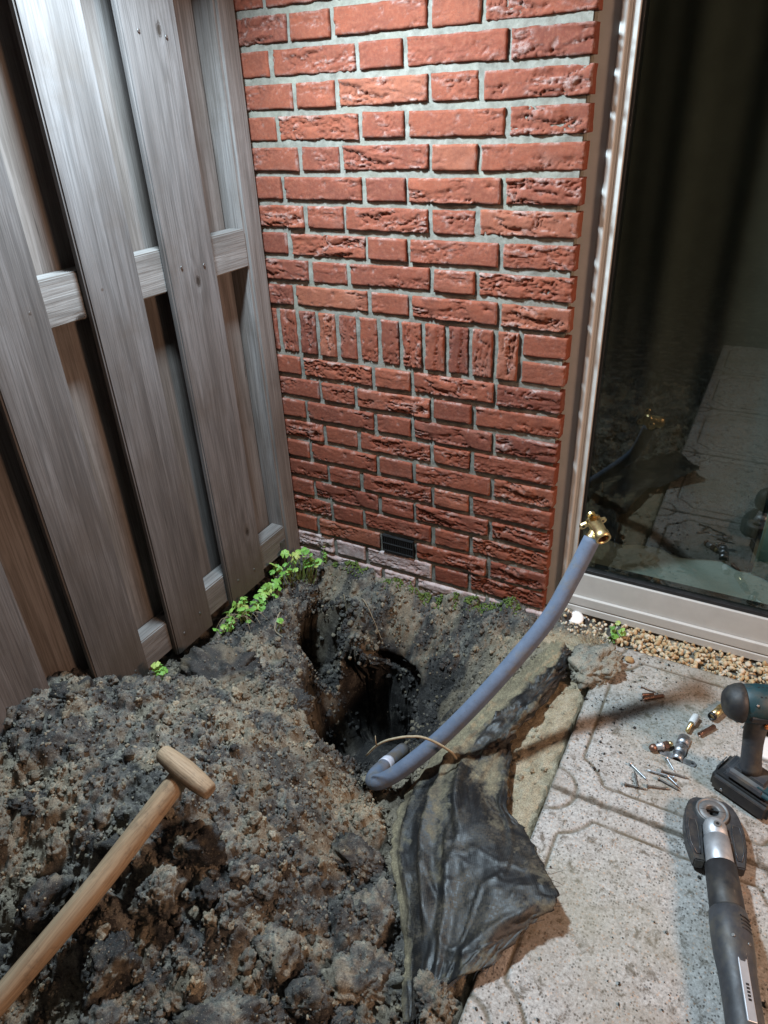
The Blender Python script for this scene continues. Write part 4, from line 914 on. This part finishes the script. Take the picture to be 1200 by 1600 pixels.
# ================================================================== ROOTS
def root(pts, r0, r1, lab):
    p = catmull(pts, 24); p += .0018 * (np.stack([fbm(np.arange(24) * .45, i * 9, 0, 2, 8) for i in range(3)], -1) - .5)
    o = obj('root', tube_me('root', p - p[0], np.linspace(r0, r1, 24), 7), M['straw'], None, tuple(p[0])); tag(o, lab, 'root')
    return o
tw = root([(-0.185, -0.631, 0.078), (-0.158, -0.632, 0.123), (-0.126, -0.622, 0.148), (-0.092, -0.609, 0.159), (-0.059, -0.594, 0.154), (-0.020, -0.575, 0.120), (-.010, -.56, .085)], .0022, .0030, 'bare twig arching over the grey blue pipe')
sp = tube_me('twig_spur', np.array([(-0.158, -0.632, 0.122), (-0.158, -0.634, 0.137), (-0.161, -0.629, 0.148)]) - np.array((-0.185, -0.631, 0.078)), (.0014, .0010, .0006), 6)
obj('twig_spur', sp, M['straw'], tw)
gzp = lambda x, y, h: (x, y, float(ground_z(x, y)) + h)
root([gzp(-.525, -.085, -.004), gzp(-.50, -.098, .012), gzp(-.465, -.112, .012), gzp(-.43, -.12, -.004)], .0012, .0008, 'thin pale root sticking out above the dark slot of the pit')
root([gzp(-.590, -.075, -.004), gzp(-.570, -.095, .014), gzp(-.550, -.108, .016), gzp(-.525, -.118, .004)], .0013, .0007, 'short thin root just left of the longer one')
root([gzp(-.655, -.250, -.004), gzp(-.640, -.310, .008), gzp(-.615, -.370, .008), gzp(-.560, -.405, -.003)], .0014, .0009, 'dark crooked root running over the rim near the fence plants')

# ================================================================== SPADE
SP = np.array([(-.343, -.960, .297), (-0.347, -0.974, 0.29), (-0.389, -1.138, 0.2), (-0.456, -1.302, 0.093), (-0.512, -1.420, 0.005), (-.56, -1.53, -.075)])
S0 = SP[0].copy()
spade = thing('spade', 'wooden T handled spade lying on the soil heap', 'spade', tuple(S0))
p = catmull(SP, 60); t = np.linspace(0, 1, 60)
r = .0172 + .0022 * np.sin(np.pi * np.clip(t * 1.1, 0, 1)); r[0] = .006; r[1] = .0125; r[2] = .0158
sh = tube_me('shaft', [(0, 0, 0)] + [(0, 0, 1)], .1, 4)
# shaft built along its own local z so that the grain follows it
seg = p - S0; L = np.linalg.norm(seg[-1]); zd = seg[-1] / L
z = Vector(zd); x = Vector((1, 0, 0)); x = (x - z * x.dot(z)).normalized(); y = z.cross(x); Q = np.array(Matrix((x, y, z)))
so = obj('shaft', tube_me('shaft', seg @ Q.T, r, 22), M['ash'], spade); so.rotation_euler = Matrix((x, y, z)).transposed().to_euler()
ga, gb_ = np.array((-0.386, -0.958, 0.327)), np.array((-0.275, -0.968, 0.298))
gd = (gb_ - ga); GL = np.linalg.norm(gd); gd /= GL; gc = (ga + gb_) / 2
grip = obj('grip', lathe_me('grip', [(-GL / 2, .0120), (-GL / 2 + .004, .0150), (-GL / 4, .0176), (0, .0190), (GL / 4, .0174), (GL / 2 - .004, .0145), (GL / 2, .0115)], 24), M['ash'], spade, tuple(gc - S0)); orient(grip, gd, (0, 0, 1))
bm = bmesh.new(); bmesh.ops.create_grid(bm, x_segments=8, y_segments=10, size=.5)
for v in bm.verts:
    a, b = v.co.x, v.co.y + .5
    v.co = (a * .17 * (1 - .25 * max(0, b - .55)), .018 * (2 * a) ** 2, b * .26)
bl = obj('blade', bm_mesh('blade', bm, True), M['blade'], so, (0, 0, L - .02)); bl.modifiers.new('thickness', 'SOLIDIFY').thickness = .003

# ================================================================== PRESS TOOL
ZP = .084
d = np.array((.085, -.355)); d /= np.linalg.norm(d); ang = math.atan2(d[1], d[0])
tool = thing('press_tool', 'black and silver pressing tool lying on the slabs, round jaw towards the drill', 'power tool', (.468, -.486, ZP), (0, 0, ang))
def poly_prism(name, pts, z0, z1, bev=.0015):
    bm = bmesh.new(); lo = [bm.verts.new((x, y, z0)) for x, y in pts]; hi = [bm.verts.new((x, y, z1)) for x, y in pts]; n = len(pts)
    bm.faces.new(list(reversed(lo))); bm.faces.new(hi)
    for k in range(n): bm.faces.new((lo[k], lo[(k + 1) % n], hi[(k + 1) % n], hi[k]))
    if bev: bmesh.ops.bevel(bm, geom=list(bm.edges), offset=bev, segments=2, affect='EDGES')
    return bm_mesh(name, bm)
def arc(cx, cy, r, a0, a1, n=8):
    return [(cx + r * math.cos(math.radians(a0 + (a1 - a0) * k / (n - 1))), cy + r * math.sin(math.radians(a0 + (a1 - a0) * k / (n - 1)))) for k in range(n)]
for s in (1, -1):
    out = [(-.031, .004), (-.030, .026), (-.020, .038), (.0, .046), (.03, .0505), (.065, .0495), (.104, .041), (.104, .024), (.07, .0235), (.03, .0235), (.026, .012), (.026, .004)]
    pts = [(x, s * y) for x, y in out]
    if s < 0: pts = pts[::-1]
    j = obj('jaw', poly_prism('jaw', pts, .006, .030, .002), M['jaw'], tool)
    inn = [(.022, .0315), (.035, .0290), (.075, .0290), (.092, .0300), (.092, .0365), (.07, .0435), (.04, .0445), (.022, .0420)]
    pts = [(x, s * y) for x, y in inn]
    if s < 0: pts = pts[::-1]
    obj('recess_panel', poly_prism('recess_panel', pts, .027, .0308, .0006), M['black'], j)
    rim = np.array([(x, s * y, .0308) for x, y in inn + inn[:1]])
    obj('recess_rim', tube_me('recess_rim', rim, .0010, 6, False), M['jaw'], j)
obj('ring_insert', lathe_me('ring_insert', [(.004, .0285), (.034, .0285), (.036, .0275), (.036, .0250), (.034, .0240), (.034, .0225), (.0355, .0215), (.0355, .0120), (.034, .0105), (.006, .0100)], 40, cap=False), M['ring'], tool)
obj('ring_core', lathe_me('ring_core', [(.004, .0104), (.012, .0104)], 24), M['gasket'], tool)
obj('insert_gap', box_me('insert_gap', -.0004, .0004, -.0212, .0212, .030, .0357), M['gasket'], tool)
zc = .031
def along(name, prof, m, n=28, parent=tool): return obj(name, lathe_me(name, prof, n, 'x'), m, parent, (0, 0, zc))
along('clevis', [(.020, .010), (.024, .0165), (.032, .0198), (.052, .0205), (.0535, .0190), (.0560, .0190), (.0575, .0215), (.108, .0228), (.110, .0215)], M['alu'])
pin = obj('clevis_pin', lathe_me('clevis_pin', [(0, .0064), (.0016, .0064), (.0022, .0058)], 20), M['ring'], tool, (.040, 0, zc + .0196))
obj('pin_socket', lathe_me('pin_socket', [(.0016, .0032), (.0026, .0030)], 6), M['gasket'], pin)
along('neck', [(.108, .0228), (.110, .0255), (.185, .0270), (.187, .0262), (.189, .0262), (.191, .0272)], M['black'])
along('body', [(.189, .0262), (.193, .0290), (.225, .0306), (.262, .0300), (.285, .0272), (.330, .0262), (.44, .0268), (.455, .0240), (.460, .0190)], M['grip'])
along('battery', [(.458, .0180), (.462, .0300), (.545, .0310), (.552, .0270)], M['black'])
# label strip, ribs, screws lie on the rounded upper left of the body
def on_body(name, me, x, a, r, m): return obj(name, me, m, tool, (x, r * math.sin(a), zc + r * math.cos(a)), (-a, 0, 0))
lab = on_body('label_strip', box_me('label_strip', -.046, .046, -.0068, .0068, -.0035, .0015, .0012), .316, .12, .0262, M['silver'])
for k in range(5): obj('label_stroke', box_me('label_stroke', -.0016, .0016, -.0022, .0022, .0012, .0019), M['gasket'], lab, (-.004 + .0052 * k, .001, 0))
for k in range(4):
    a = np.linspace(.35, 1.05, 8); P_ = np.stack([.208 + .0065 * k + 0 * a, .0302 * np.sin(a), zc + .0302 * np.cos(a)], -1)
    obj('vent_rib', tube_me('vent_rib', P_, .0014, 6), M['gasket'], tool)
scw = lathe_me('body_screw', [(-.002, .0028), (.0012, .0028), (.0014, .0022)], 12)
on_body('body_screw', scw, .244, -.18, .0300, M['dsteel']); on_body('body_screw', scw, .250, .62, .0302, M['dsteel'])

# ================================================================== CORDLESS DRILL
drill = thing('cordless_drill', 'teal and black cordless drill standing on its battery pack at the edge of the slabs', 'drill', (.522, -.388, ZP))
DO = np.array((.530, -.385, ZP))
def rbox(name, x0, x1, y0, y1, z0, z1, bev, m, parent=drill, taper=1.0, rot=(0, 0, 0), loc=(0, 0, 0), seg=3):
    bm = bmesh.new(); bmesh.ops.create_cube(bm, size=1.0)
    for v in bm.verts:
        k = taper if v.co.z > 0 else 1.0
        v.co = ((x0 + x1) / 2 + v.co.x * (x1 - x0) * k, (y0 + y1) / 2 + v.co.y * (y1 - y0) * k, (z0 + z1) / 2 + v.co.z * (z1 - z0))
    bmesh.ops.bevel(bm, geom=list(bm.edges), offset=bev, segments=seg, affect='EDGES')
    return obj(name, bm_mesh(name, bm, False), m, parent, loc, rot)
bt = rbox('battery', -.056, .056, -.039, .039, .0, .040, .007, M['black'], rot=(0, 0, -.42))
rbox('battery_latch', -.060, -.050, -.012, .012, .016, .034, .003, M['grip'], bt)
obj('latch_screw', lathe_me('latch_screw', [(0, .003), (.0016, .003)], 10, 'y'), M['steel'], bt, (-.030, -.0405, .014))
obj('latch_edge', box_me('latch_edge', -.0010, .0010, -.019, .019, -.001, .001, .0003), M['steel'], bt, (-.0565, 0, .0385))
rbox('foot', -.050, .052, -.036, .036, .041, .066, .010, M['grip'], taper=.72, rot=(0, 0, -.42))
tl = rbox('foot_trim', .010, .050, -.034, .034, .044, .058, .006, M['teal'], rot=(0, 0, -.42), taper=.9, loc=(.004, 0, .001))
hp = catmull([(-.004, .004, .060), (-.010, .014, .100), (-.014, .026, .140), (-.012, .038, .172)], 14)
V_, F_ = tube_np(hp, [.021, .0195, .0185, .018, .018, .018, .018, .0185, .019, .0195, .020, .021, .022, .023], 20)
obj('handle', mesh_np('handle', V_, F_), M['grip'], drill)
bd = obj('motor_housing', lathe_me('motor_housing', [(-.056, .026), (-.050, .0345), (-.020, .0375), (.045, .0370), (.078, .032), (.082, .027)], 30, 'x'), M['teal'], drill, (-.004, .052, .188), (0, 0, .34))
obj('end_cap', lathe_me('end_cap', [(-.078, .010), (-.076, .021), (-.068, .030), (-.056, .0355), (-.046, .0372), (-.044, .034)], 30, 'x'), M['black'], bd)
for k in range(4): obj('vent_slot', box_me('vent_slot', -.0016, .0016, -.012, .012, -.001, .0012), M['gasket'], bd, (-.022 + .007 * k, -.006, .0342), (.18, 0, 0))
obj('seam', lathe_me('seam', [(.0095, .0366), (.0095, .0379), (.0110, .0379), (.0110, .0366)], 30, 'x', cap=False), M['gasket'], bd)
for (a_, x_) in ((-.9, -.030), (-.9, .030), (-1.5, .060), (.2, .055)):
    obj('housing_screw', lathe_me('housing_screw', [(-.001, .0026), (.0012, .0026), (.0013, .0016)], 12), M['dsteel'], bd, (x_, .0368 * math.sin(a_), .0368 * math.cos(a_)), (-a_, 0, 0))
rbox('rubber_pad', -.040, .050, -.0395, -.030, -.014, .004, .004, M['black'], bd)
obj('chuck', lathe_me('chuck', [(.080, .024), (.100, .022), (.104, .0175), (.126, .016), (.132, .009)], 26, 'x'), M['black'], bd)
rbox('speed_switch', -.012, .016, -.010, .010, .031, .0372, .003, M['black'], bd, loc=(.018, 0, 0))
rbox('direction_switch', -.008, .008, -.0265, -.020, -.004, .006, .002, M['orange'], bd, loc=(-.004, -.014, -.020))
rbox('trigger', .014, .030, -.008, .008, .128, .160, .004, M['black'], rot=(-.25, 0, .34), loc=(0, .0, .004))

# ================================================================== SMALL HARDWARE
def screw_mesh(L):
    pr = [(0, .0038), (.0010, .0040), (.0022, .0030), (.0036, .0019)]
    k = int(L / .0016)
    for i in range(k): pr.append((.004 + i * (L - .010) / k, .0017 + (.0005 if i % 2 else 0)))
    pr += [(L - .004, .0013), (L, .0002)]
    return lathe_me('shank', pr, 12, 'x')
SCREWS = [((0.311, -0.417), (0.35, -0.442)), ((0.336, -0.469), (0.322, -0.43)), ((0.311, -0.472), (0.354, -0.464)), ((0.351, -0.457), (0.393, -0.443)), ((0.395, -0.416), (0.342, -0.419)),
          ((0.367, -0.429), (0.411, -0.439)), ((0.382, -0.418), (0.409, -0.435)), ((0.369, -0.407), (0.422, -0.401)), ((0.373, -0.37), (0.394, -0.397))]
SL = [('bright screw lying leftmost, pointing at the press tool', 'steel'), ('dull screw pointing up from the lower left pair of screws', 'dsteel'), ('dull rusty screw lying flat at the lower left of the screws', 'dsteel'),
      ('dull brown screw lying flat, lowest of the loose screws', 'dsteel'), ('long bright screw lying across the others with its tip to the left', 'steel'), ('dark screw just below the long bright screw', 'dsteel'),
      ('bright screw slanting down under the long bright one', 'steel'), ('dark long screw pointing right towards the battery', 'dsteel'), ('bright steel screw standing up against the pipe clamp', 'steel')]
for i, ((a, b), (lab, mk)) in enumerate(zip(SCREWS, SL)):
    a, b = np.array(a), np.array(b); L = float(np.linalg.norm(b - a)); an = math.atan2(b[1] - a[1], b[0] - a[0])
    t = thing('screw', lab, 'screw', (a[0], a[1], ZP + (.0044 if i not in (4, 6) else .0075)), (0, .05, an), 'loose screws on the slabs')
    obj('shank', screw_mesh(L), M[mk], t)
    obj('drive_recess', lathe_me('drive_recess', [(-.0003, .0018), (.0004, .0018)], 6, 'x'), M['gasket'], t)
def along_thing(name, lab, cat, a, b, z, group=None, dz=0.0):
    v = Vector((b[0] - a[0], b[1] - a[1], dz)); t = thing(name, lab, cat, (a[0], a[1], z), (0, 0, 0), group)
    t.rotation_euler = v.to_track_quat('X', 'Z').to_euler(); return t, v.length
# push fitting: copper dome, clear sleeve, copper nut
t, L = along_thing('compression_fitting', 'small brown domed fitting with a pale sleeve and copper nut beside the screws', 'fitting', (.340, -.364), (.384, -.326), ZP + .0085, 'plumbing bits on the slabs')
obj('dome_cap', lathe_me('dome_cap', [(-.002, .001), (-.0012, .004), (.002, .0072), (.006, .0084), (.011, .0078)], 22, 'x'), M['copper'], t)
obj('sleeve', lathe_me('sleeve', [(.011, .0068), (.022, .0068), (.023, .0082), (.028, .0082), (.029, .0066)], 22, 'x'), M['alu'], t)
obj('nut', lathe_me('nut', [(.030, .0082), (.040, .0082)], 6, 'x', smooth=False), M['copper'], t)
obj('olive', lathe_me('olive', [(.041, .004), (.044, .006), (.048, .006), (.050, .004)], 18, 'x'), M['brass'], t)
# saddle clamp
t, L = along_thing('pipe_clamp', 'grey zinc saddle clamp with two ears beside the drill battery', 'clamp', (.392, -.370), (.399, -.292), ZP, 'plumbing bits on the slabs')
def half_pipe(name, x0, x1, r, th):
    V_, F_ = [], []
    for j, xx in enumerate((x0, x1)):
        for k in range(13):
            a = math.pi * k / 12
            V_.append((xx, r * math.cos(a), r * math.sin(a)))
    F_ = [(k, k + 1, 13 + k + 1, 13 + k) for k in range(12)]
    me = mesh_np(name, V_, F_); return me, th
for (x0, x1, r) in ((.004, .022, .0105), (.0225, .046, .0120), (.0475, .072, .0128)):
    me, th = half_pipe('saddle_band', x0, x1, r, .002); o = obj('saddle_band', me, M['steel'], t, (0, 0, .001)); o.modifiers.new('thickness', 'SOLIDIFY').thickness = .002
for s in (1, -1):
    lug = obj('lug', poly_prism('lug', [(-.006, 0), (.006, 0)] + arc(0, .020, .0075, 0, 180, 9) if s > 0 else [(.006, 0), (-.006, 0)] + arc(0, -.020, .0075, 180, 360, 9), 0, .002, .0004), M['steel'], t, (.012, s * .009, .0006))
    obj('lug_hole', lathe_me('lug_hole', [(.0012, .0026), (.0024, .0026)], 12), M['gasket'], lug, (0, s * .020, 0))
obj('clamp_pin', lathe_me('clamp_pin', [(0, .0024), (.0036, .0024)], 12), M['ring'], t, (.034, 0, .0125))
t, L = along_thing('plug_fitting', 'white capped plug on a short brass stem above the clamp', 'fitting', (.400, -.282), (.412, -.226), ZP + .0075, 'plumbing bits on the slabs')
obj('stem', lathe_me('stem', [(0, .0042), (.020, .0042), (.021, .0052), (.026, .0052)], 16, 'x'), M['brass'], t)
obj('cap', lathe_me('cap', [(.026, .0070), (.028, .0078), (.052, .0078), (.0535, .0065)], 22, 'x'), M['white'], t)
for (a, b, r, lab) in (((.300, -.225), (.338, -.196), .0048, 'short dull copper pipe offcut lying in the pipe shadow'), ((.424, -.279), (.449, -.241), .0050, 'copper pipe stub left of the drill housing'),
                       ((.296, -.212), (.318, -.200), .0038, 'thin copper scrap beside the longer offcut')):
    t, L = along_thing('copper_offcut', lab, 'pipe offcut', a, b, ZP + r, 'copper offcuts on the slabs')
    obj('tube', lathe_me('tube', [(0, r), (L, r), (L - .0003, r * .8), (.0003, r * .8), (0, r)], 18, 'x', cap=False), M['copper'], t)
t, L = along_thing('nail', 'grey masonry nail lying beyond the copper offcut', 'nail', (.288, -.186), (.323, -.190), ZP + .0022)
obj('shank', lathe_me('shank', [(0, .0034), (.0012, .0034), (.0014, .0017), (L - .005, .0016), (L, .0002)], 10, 'x'), M['dsteel'], t)
t, L = along_thing('push_connector', 'black and brass pipe connector behind the drill', 'fitting', (.440, -.222), (.470, -.158), ZP + .0105, 'plumbing bits on the slabs')
obj('socket', lathe_me('socket', [(.006, .0062), (.0, .0068), (0, .0088), (.004, .0095), (.007, .0090)], 22, 'x', cap=False), M['gasket'], t)
obj('barrel', lathe_me('barrel', [(.004, .0088), (.034, .0088), (.036, .0070)], 22, 'x'), M['brass'], t)
obj('hex', lathe_me('hex', [(.036, .0105), (.046, .0105)], 6, 'x', smooth=False), M['brass'], t)
obj('tail', lathe_me('tail', [(.046, .0070), (.066, .0070), (.067, .0058)], 20, 'x'), M['black'], t)
t, L = along_thing('small_valve', 'small grey angle valve lying behind the brass connector', 'valve', (.492, -.152), (.479, -.104), ZP + .0095, 'plumbing bits on the slabs')
obj('barrel', lathe_me('barrel', [(0, .0078), (.018, .0078), (.019, .0092), (.030, .0092), (.031, .0070), (.048, .0070)], 20, 'x'), M['dsteel'], t)
obj('branch', lathe_me('branch', [(0, .0062), (.018, .0062), (.019, .0080), (.024, .0080)], 18), M['dsteel'], t, (.025, 0, 0), (1.9, 0, 0))
o = obj('white_cap', lathe_me('white_cap', [(0, .0290), (.010, .0300), (.013, .0285), (.0135, .0240)], 32), M['white'], None, (.552, -.262, ZP)); tag(o, 'round white plastic cap seen behind the drill handle', 'cap')
o = obj('pebble_chip', clod_mesh(777, 3, 9, .1, (.010, .008, .006)), M['gravel'], None, (.245, -.110, .089), (.2, .1, .4)); tag(o, 'single tan pebble lying loose on the slab near the clay lump', 'pebble')

# smear of mortar on the threshold
o = obj('mortar_smear', clod_mesh(901, 4, 12, .22, (.040, .010, .016)), M['plaster'], None, (.082, .0500, .046), (0, .1, 0)); tag(o, 'white smear of mortar stuck on the threshold behind the pipe', 'mortar')
o = obj('plastic_cap', lathe_me('plastic_cap', [(-.004, .019), (.0, .021), (.003, .020), (.0045, .012)], 24), M['white'], None, (.083, .024, .062), (.35, .1, 0)); tag(o, 'flat pale disc lying at the foot of the threshold', 'cap')

# ================================================================== PLANTS
def leaf_mesh(lobes, seed):
    rg = np.random.default_rng(seed); n = 26; V_ = [(0, 0, 0)]; F_ = []
    for ring_ in (.55, 1.0):
        for k in range(n):
            a = -math.pi / 2 + .28 + (2 * math.pi - .56) * k / (n - 1)
            r = ring_ * (1 + (.10 * math.cos(a * lobes + seed) + rg.uniform(-.03, .03)) * (ring_ == 1))
            V_.append((r * math.cos(a), r * math.sin(a), -.22 * ring_ ** 2 * (1 + .4 * math.sin(3 * a + seed)) + .05 * math.cos(6 * a)))
    for k in range(n - 1):
        F_.append((0, 1 + k, 2 + k)); F_.append((1 + k, 1 + n + k, 2 + n + k, 2 + k))
    return mesh_np('leaf', V_, F_)
LEAF = [leaf_mesh(q, s) for q, s in ((7, 1), (9, 2), (8, 3), (6, 4))]
def plant(name, lab, cat, base, blobs, nleaf, r0, r1, m, seed, group=None):
    rg = random.Random(seed); t = thing(name, lab, cat, base, group=group); B = np.array(base); SV, SF = [], []
    pts = []
    tries = 0
    while len(pts) < nleaf and tries < 4000:
        tries += 1
        c, s = rg.choice(blobs); q = np.array([c[i] + s[i] * rg.gauss(0, .55) for i in range(3)])
        q[2] = max(q[2], float(ground_z(q[0], q[1])) + .006); q[0] = max(q[0], -.756)
        if all(np.linalg.norm(q - w) > r0 * 1.05 for w in pts): pts.append(q)
    for q in pts:
        foot = np.array((q[0] * .6 + B[0] * .4 + rg.gauss(0, .006), q[1] * .75 + B[1] * .25, 0)); foot[2] = float(ground_z(foot[0], foot[1])) - .004
        mid = (foot + q) / 2 + np.array((rg.gauss(0, .004), rg.gauss(0, .004), .008))
        V_, F_ = tube_np(catmull([foot, mid, q], 6), .0008, 5, False); o_ = len(SV) and sum(len(v) for v in SV); SF += [tuple(i + (o_ or 0) for i in f) for f in F_]; SV.append(V_ - B)
        r = rg.uniform(r0 * .72, r1 * 1.08)
        o = obj('leaf', rg.choice(LEAF), m, t, tuple(q - B), (rg.gauss(.25, .35), rg.gauss(.28, .35), rg.uniform(0, 6.28))); o.scale = (r, r, r)
    obj('stem', mesh_np('stem', np.vstack(SV), SF), M['stem'], t)
    return t
grp = 'creeping plants along the fence foot'
plant('creeping_plant', 'bright green round leaved creeper in the corner between fence and wall', 'plant', (-.735, -.105, .04), [((-.722, -.095, .105), (.030, .030, .022)), ((-.735, -.150, .085), (.024, .040, .022)), ((-.695, -.075, .085), (.020, .020, .014))], 46, .0082, .0125, M['leaf'], 3, grp)
plant('creeping_plant', 'middle bright green creeper at the foot of the fence', 'plant', (-.742, -.265, .04), [((-.735, -.245, .070), (.020, .040, .016)), ((-.725, -.300, .065), (.022, .030, .014))], 30, .0078, .0120, M['leaf'], 4, grp)
p3 = plant('creeping_plant', 'bright green creeper mixed with dry straw at the foot of the fence', 'plant', (-.748, -.375, .04), [((-.735, -.355, .085), (.024, .030, .020)), ((-.752, -.415, .062), (.012, .030, .016))], 32, .0080, .0125, M['leaf'], 5, grp)
for k in range(14):
    a = random.uniform(0, 6.28); b0 = np.array((-.735 + random.uniform(-.015, .02) + .748, -.375 + random.uniform(-.02, .03) + .375, .035))
    e = b0 + np.array((.05 * math.cos(a) + .015, .05 * math.sin(a) - .01, random.uniform(-.02, .03)))
    obj('straw', tube_me('straw', catmull([b0, (b0 + e) / 2 + (0, 0, .018), e], 7), np.linspace(.0008, .0003, 7), 5), M['straw'], p3)
plant('creeping_plant', 'small dark green sprout between the clod slab and the heap crest by the fence', 'plant', (-.715, -.690, .10), [((-.700, -.690, .150), (.010, .018, .016))], 12, .0075, .0110, M['leaf'], 6, grp)
M['leafdark'] = simple('dark_leaf', (0.055, 0.15, 0.050), .5, 0, .3, 120)
t = plant('seedling', 'small dark green weed growing out of the pebbles by the threshold', 'plant', (.190, -.022, .05), [((.192, -.018, .092), (.020, .010, .012)), ((.186, -.034, .080), (.016, .008, .008))], 12, .0080, .0120, M['leafdark'], 8)
plant('seedling', 'tiny two leaved seedling on the rim left of the pit', 'plant', (-.612, -.352, .06), [((-.608, -.350, .085), (.005, .005, .003))], 3, .0062, .0080, M['leaf'], 9)
plant('seedling', 'thin ivy sprig climbing the lowest pale brick near the fence', 'plant', (-.690, -.012, .03), [((-.690, -.008, .060), (.004, .003, .022))], 9, .0045, .0065, M['leafdark'], 12)
# moss along the wall foot
n = 1300
x = RNG.uniform(-.66, -.02, n); y = -np.abs(RNG.normal(0, .012, n)) - .001
kp = fbm(x * 22, 0 * x, 0, 3, 88) > .46; kp |= (x > -.20) & (x < -.06) & (RNG.random(n) < .5)
x, y = x[kp], y[kp]; z = ground_z(x, y) + .002 + .006 * RNG.random(len(x)) * (y > -.012)
mo = scatter('moss', np.stack([x, y, z], -1), RNG.uniform(.0020, .0048, len(x)), RNG.random(len(x)), M['mosscol'], (ICO1, ICF1), 8, .5, 2.2, (.5, 1), 620, smooth=False)
tag(mo, 'thin line of green moss along the foot of the brick wall', kind='stuff')
# dry grass tuft beside the clay lump
V_, F_ = [], []
for k in range(60):
    b0 = np.array((random.gauss(.150, .014), random.gauss(-.085, .012), .085)); a = random.uniform(0, 6.28); e = b0 + np.array((.022 * math.cos(a), .022 * math.sin(a), random.uniform(.004, .022)))
    v_, f_ = tube_np(catmull([b0, (b0 + e) / 2 + (0, 0, .008), e], 5), np.linspace(.0008, .0003, 5), 4, False); o_ = len(V_); V_ += list(v_); F_ += [tuple(i + o_ for i in f) for f in f_]
tf = obj('dry_grass', mesh_np('dry_grass', V_, F_), M['straw']); tag(tf, 'dry grass remains behind the clay lump', kind='stuff')
# dirt crumbs and clots on the slabs
n = 2600
x = RNG.uniform(.185, .62, n); y = RNG.uniform(-1.02, -.07, n)
dd = fbm(x * 7, y * 7, 0, 4, 131); kp = RNG.random(n) < np.clip((dd - .42) * 3.2, .03, 1) * np.where(x < .30, 1.0, .6); x, y = x[kp], y[kp]
kp = ~at_grid(COVER, np.minimum(x, X1 - .002), y) | (x > X1); x, y = x[kp], y[kp]
r = .0008 + .0042 * RNG.random(len(x)) ** 5
di = scatter('dirt', np.stack([x, y, .0842 + r * .1], -1), r, np.full(len(x), -.04), M['soil'], (ICO1, ICF1), 10, .45, 1.8, (.35, .8), 640, smooth=False); tag(di, 'dark crumbs of dirt trodden onto the pale slabs', kind='stuff')

# ================================================================== THE TWO LAMPS (out of the picture, but they light it)
t = thing('work_light', 'small black work light on an arm from the top of the fence', 'lamp', (-.78, -.50, 1.86))
LO = np.array((-.78, -.50, 1.86)); hd = Vector(np.array(LAMP)) - Vector(LO)
obj('arm', tube_me('arm', catmull([(0, 0, 0), (.06, 0, .03), (.16, 0, -.02), (.205, 0, -.13)], 16), .008, 10), M['black'], t)
v = (Vector((0.12, -0.62, 0.0)) - Vector(LAMP)).normalized()
hs = obj('housing', box_me('housing', -.080, .080, -.066, .066, .010, .045, .006), M['black'], t, tuple(np.array(LAMP) - LO)); hs.rotation_euler = (-v).to_track_quat('Z', 'Y').to_euler()
t = thing('wall_lamp', 'round outdoor lamp on a post beyond the glass door', 'lamp', (2.15, -.57, 1.62))
obj('post', tube_me('post', [(0.10, -.28, -1.62), (0.10, -.28, .13)], .022, 14), M['black'], t)
obj('bracket', tube_me('bracket', [(.10, -.28, .11), (.05, -.28, .12), (0, -.28, .095)], .010, 10), M['black'], t)
obj('shade', lathe_me('shade', [(.012, .085), (.05, .09), (.09, .05), (.10, .02)], 24, 'z', cap=False), M['black'], t, (0, -.28, 0))

# added dark screen behind the camera, keeps the sky's reflection out of the glass
blk = obj('sky_blocker', box_me('sky_blocker', -5, 9, -6.3, -6.1, -.2, 2.6, .01), M['curtain']); tag(blk, 'added dark screen behind the camera hiding the sky reflected in the glass', kind='structure')
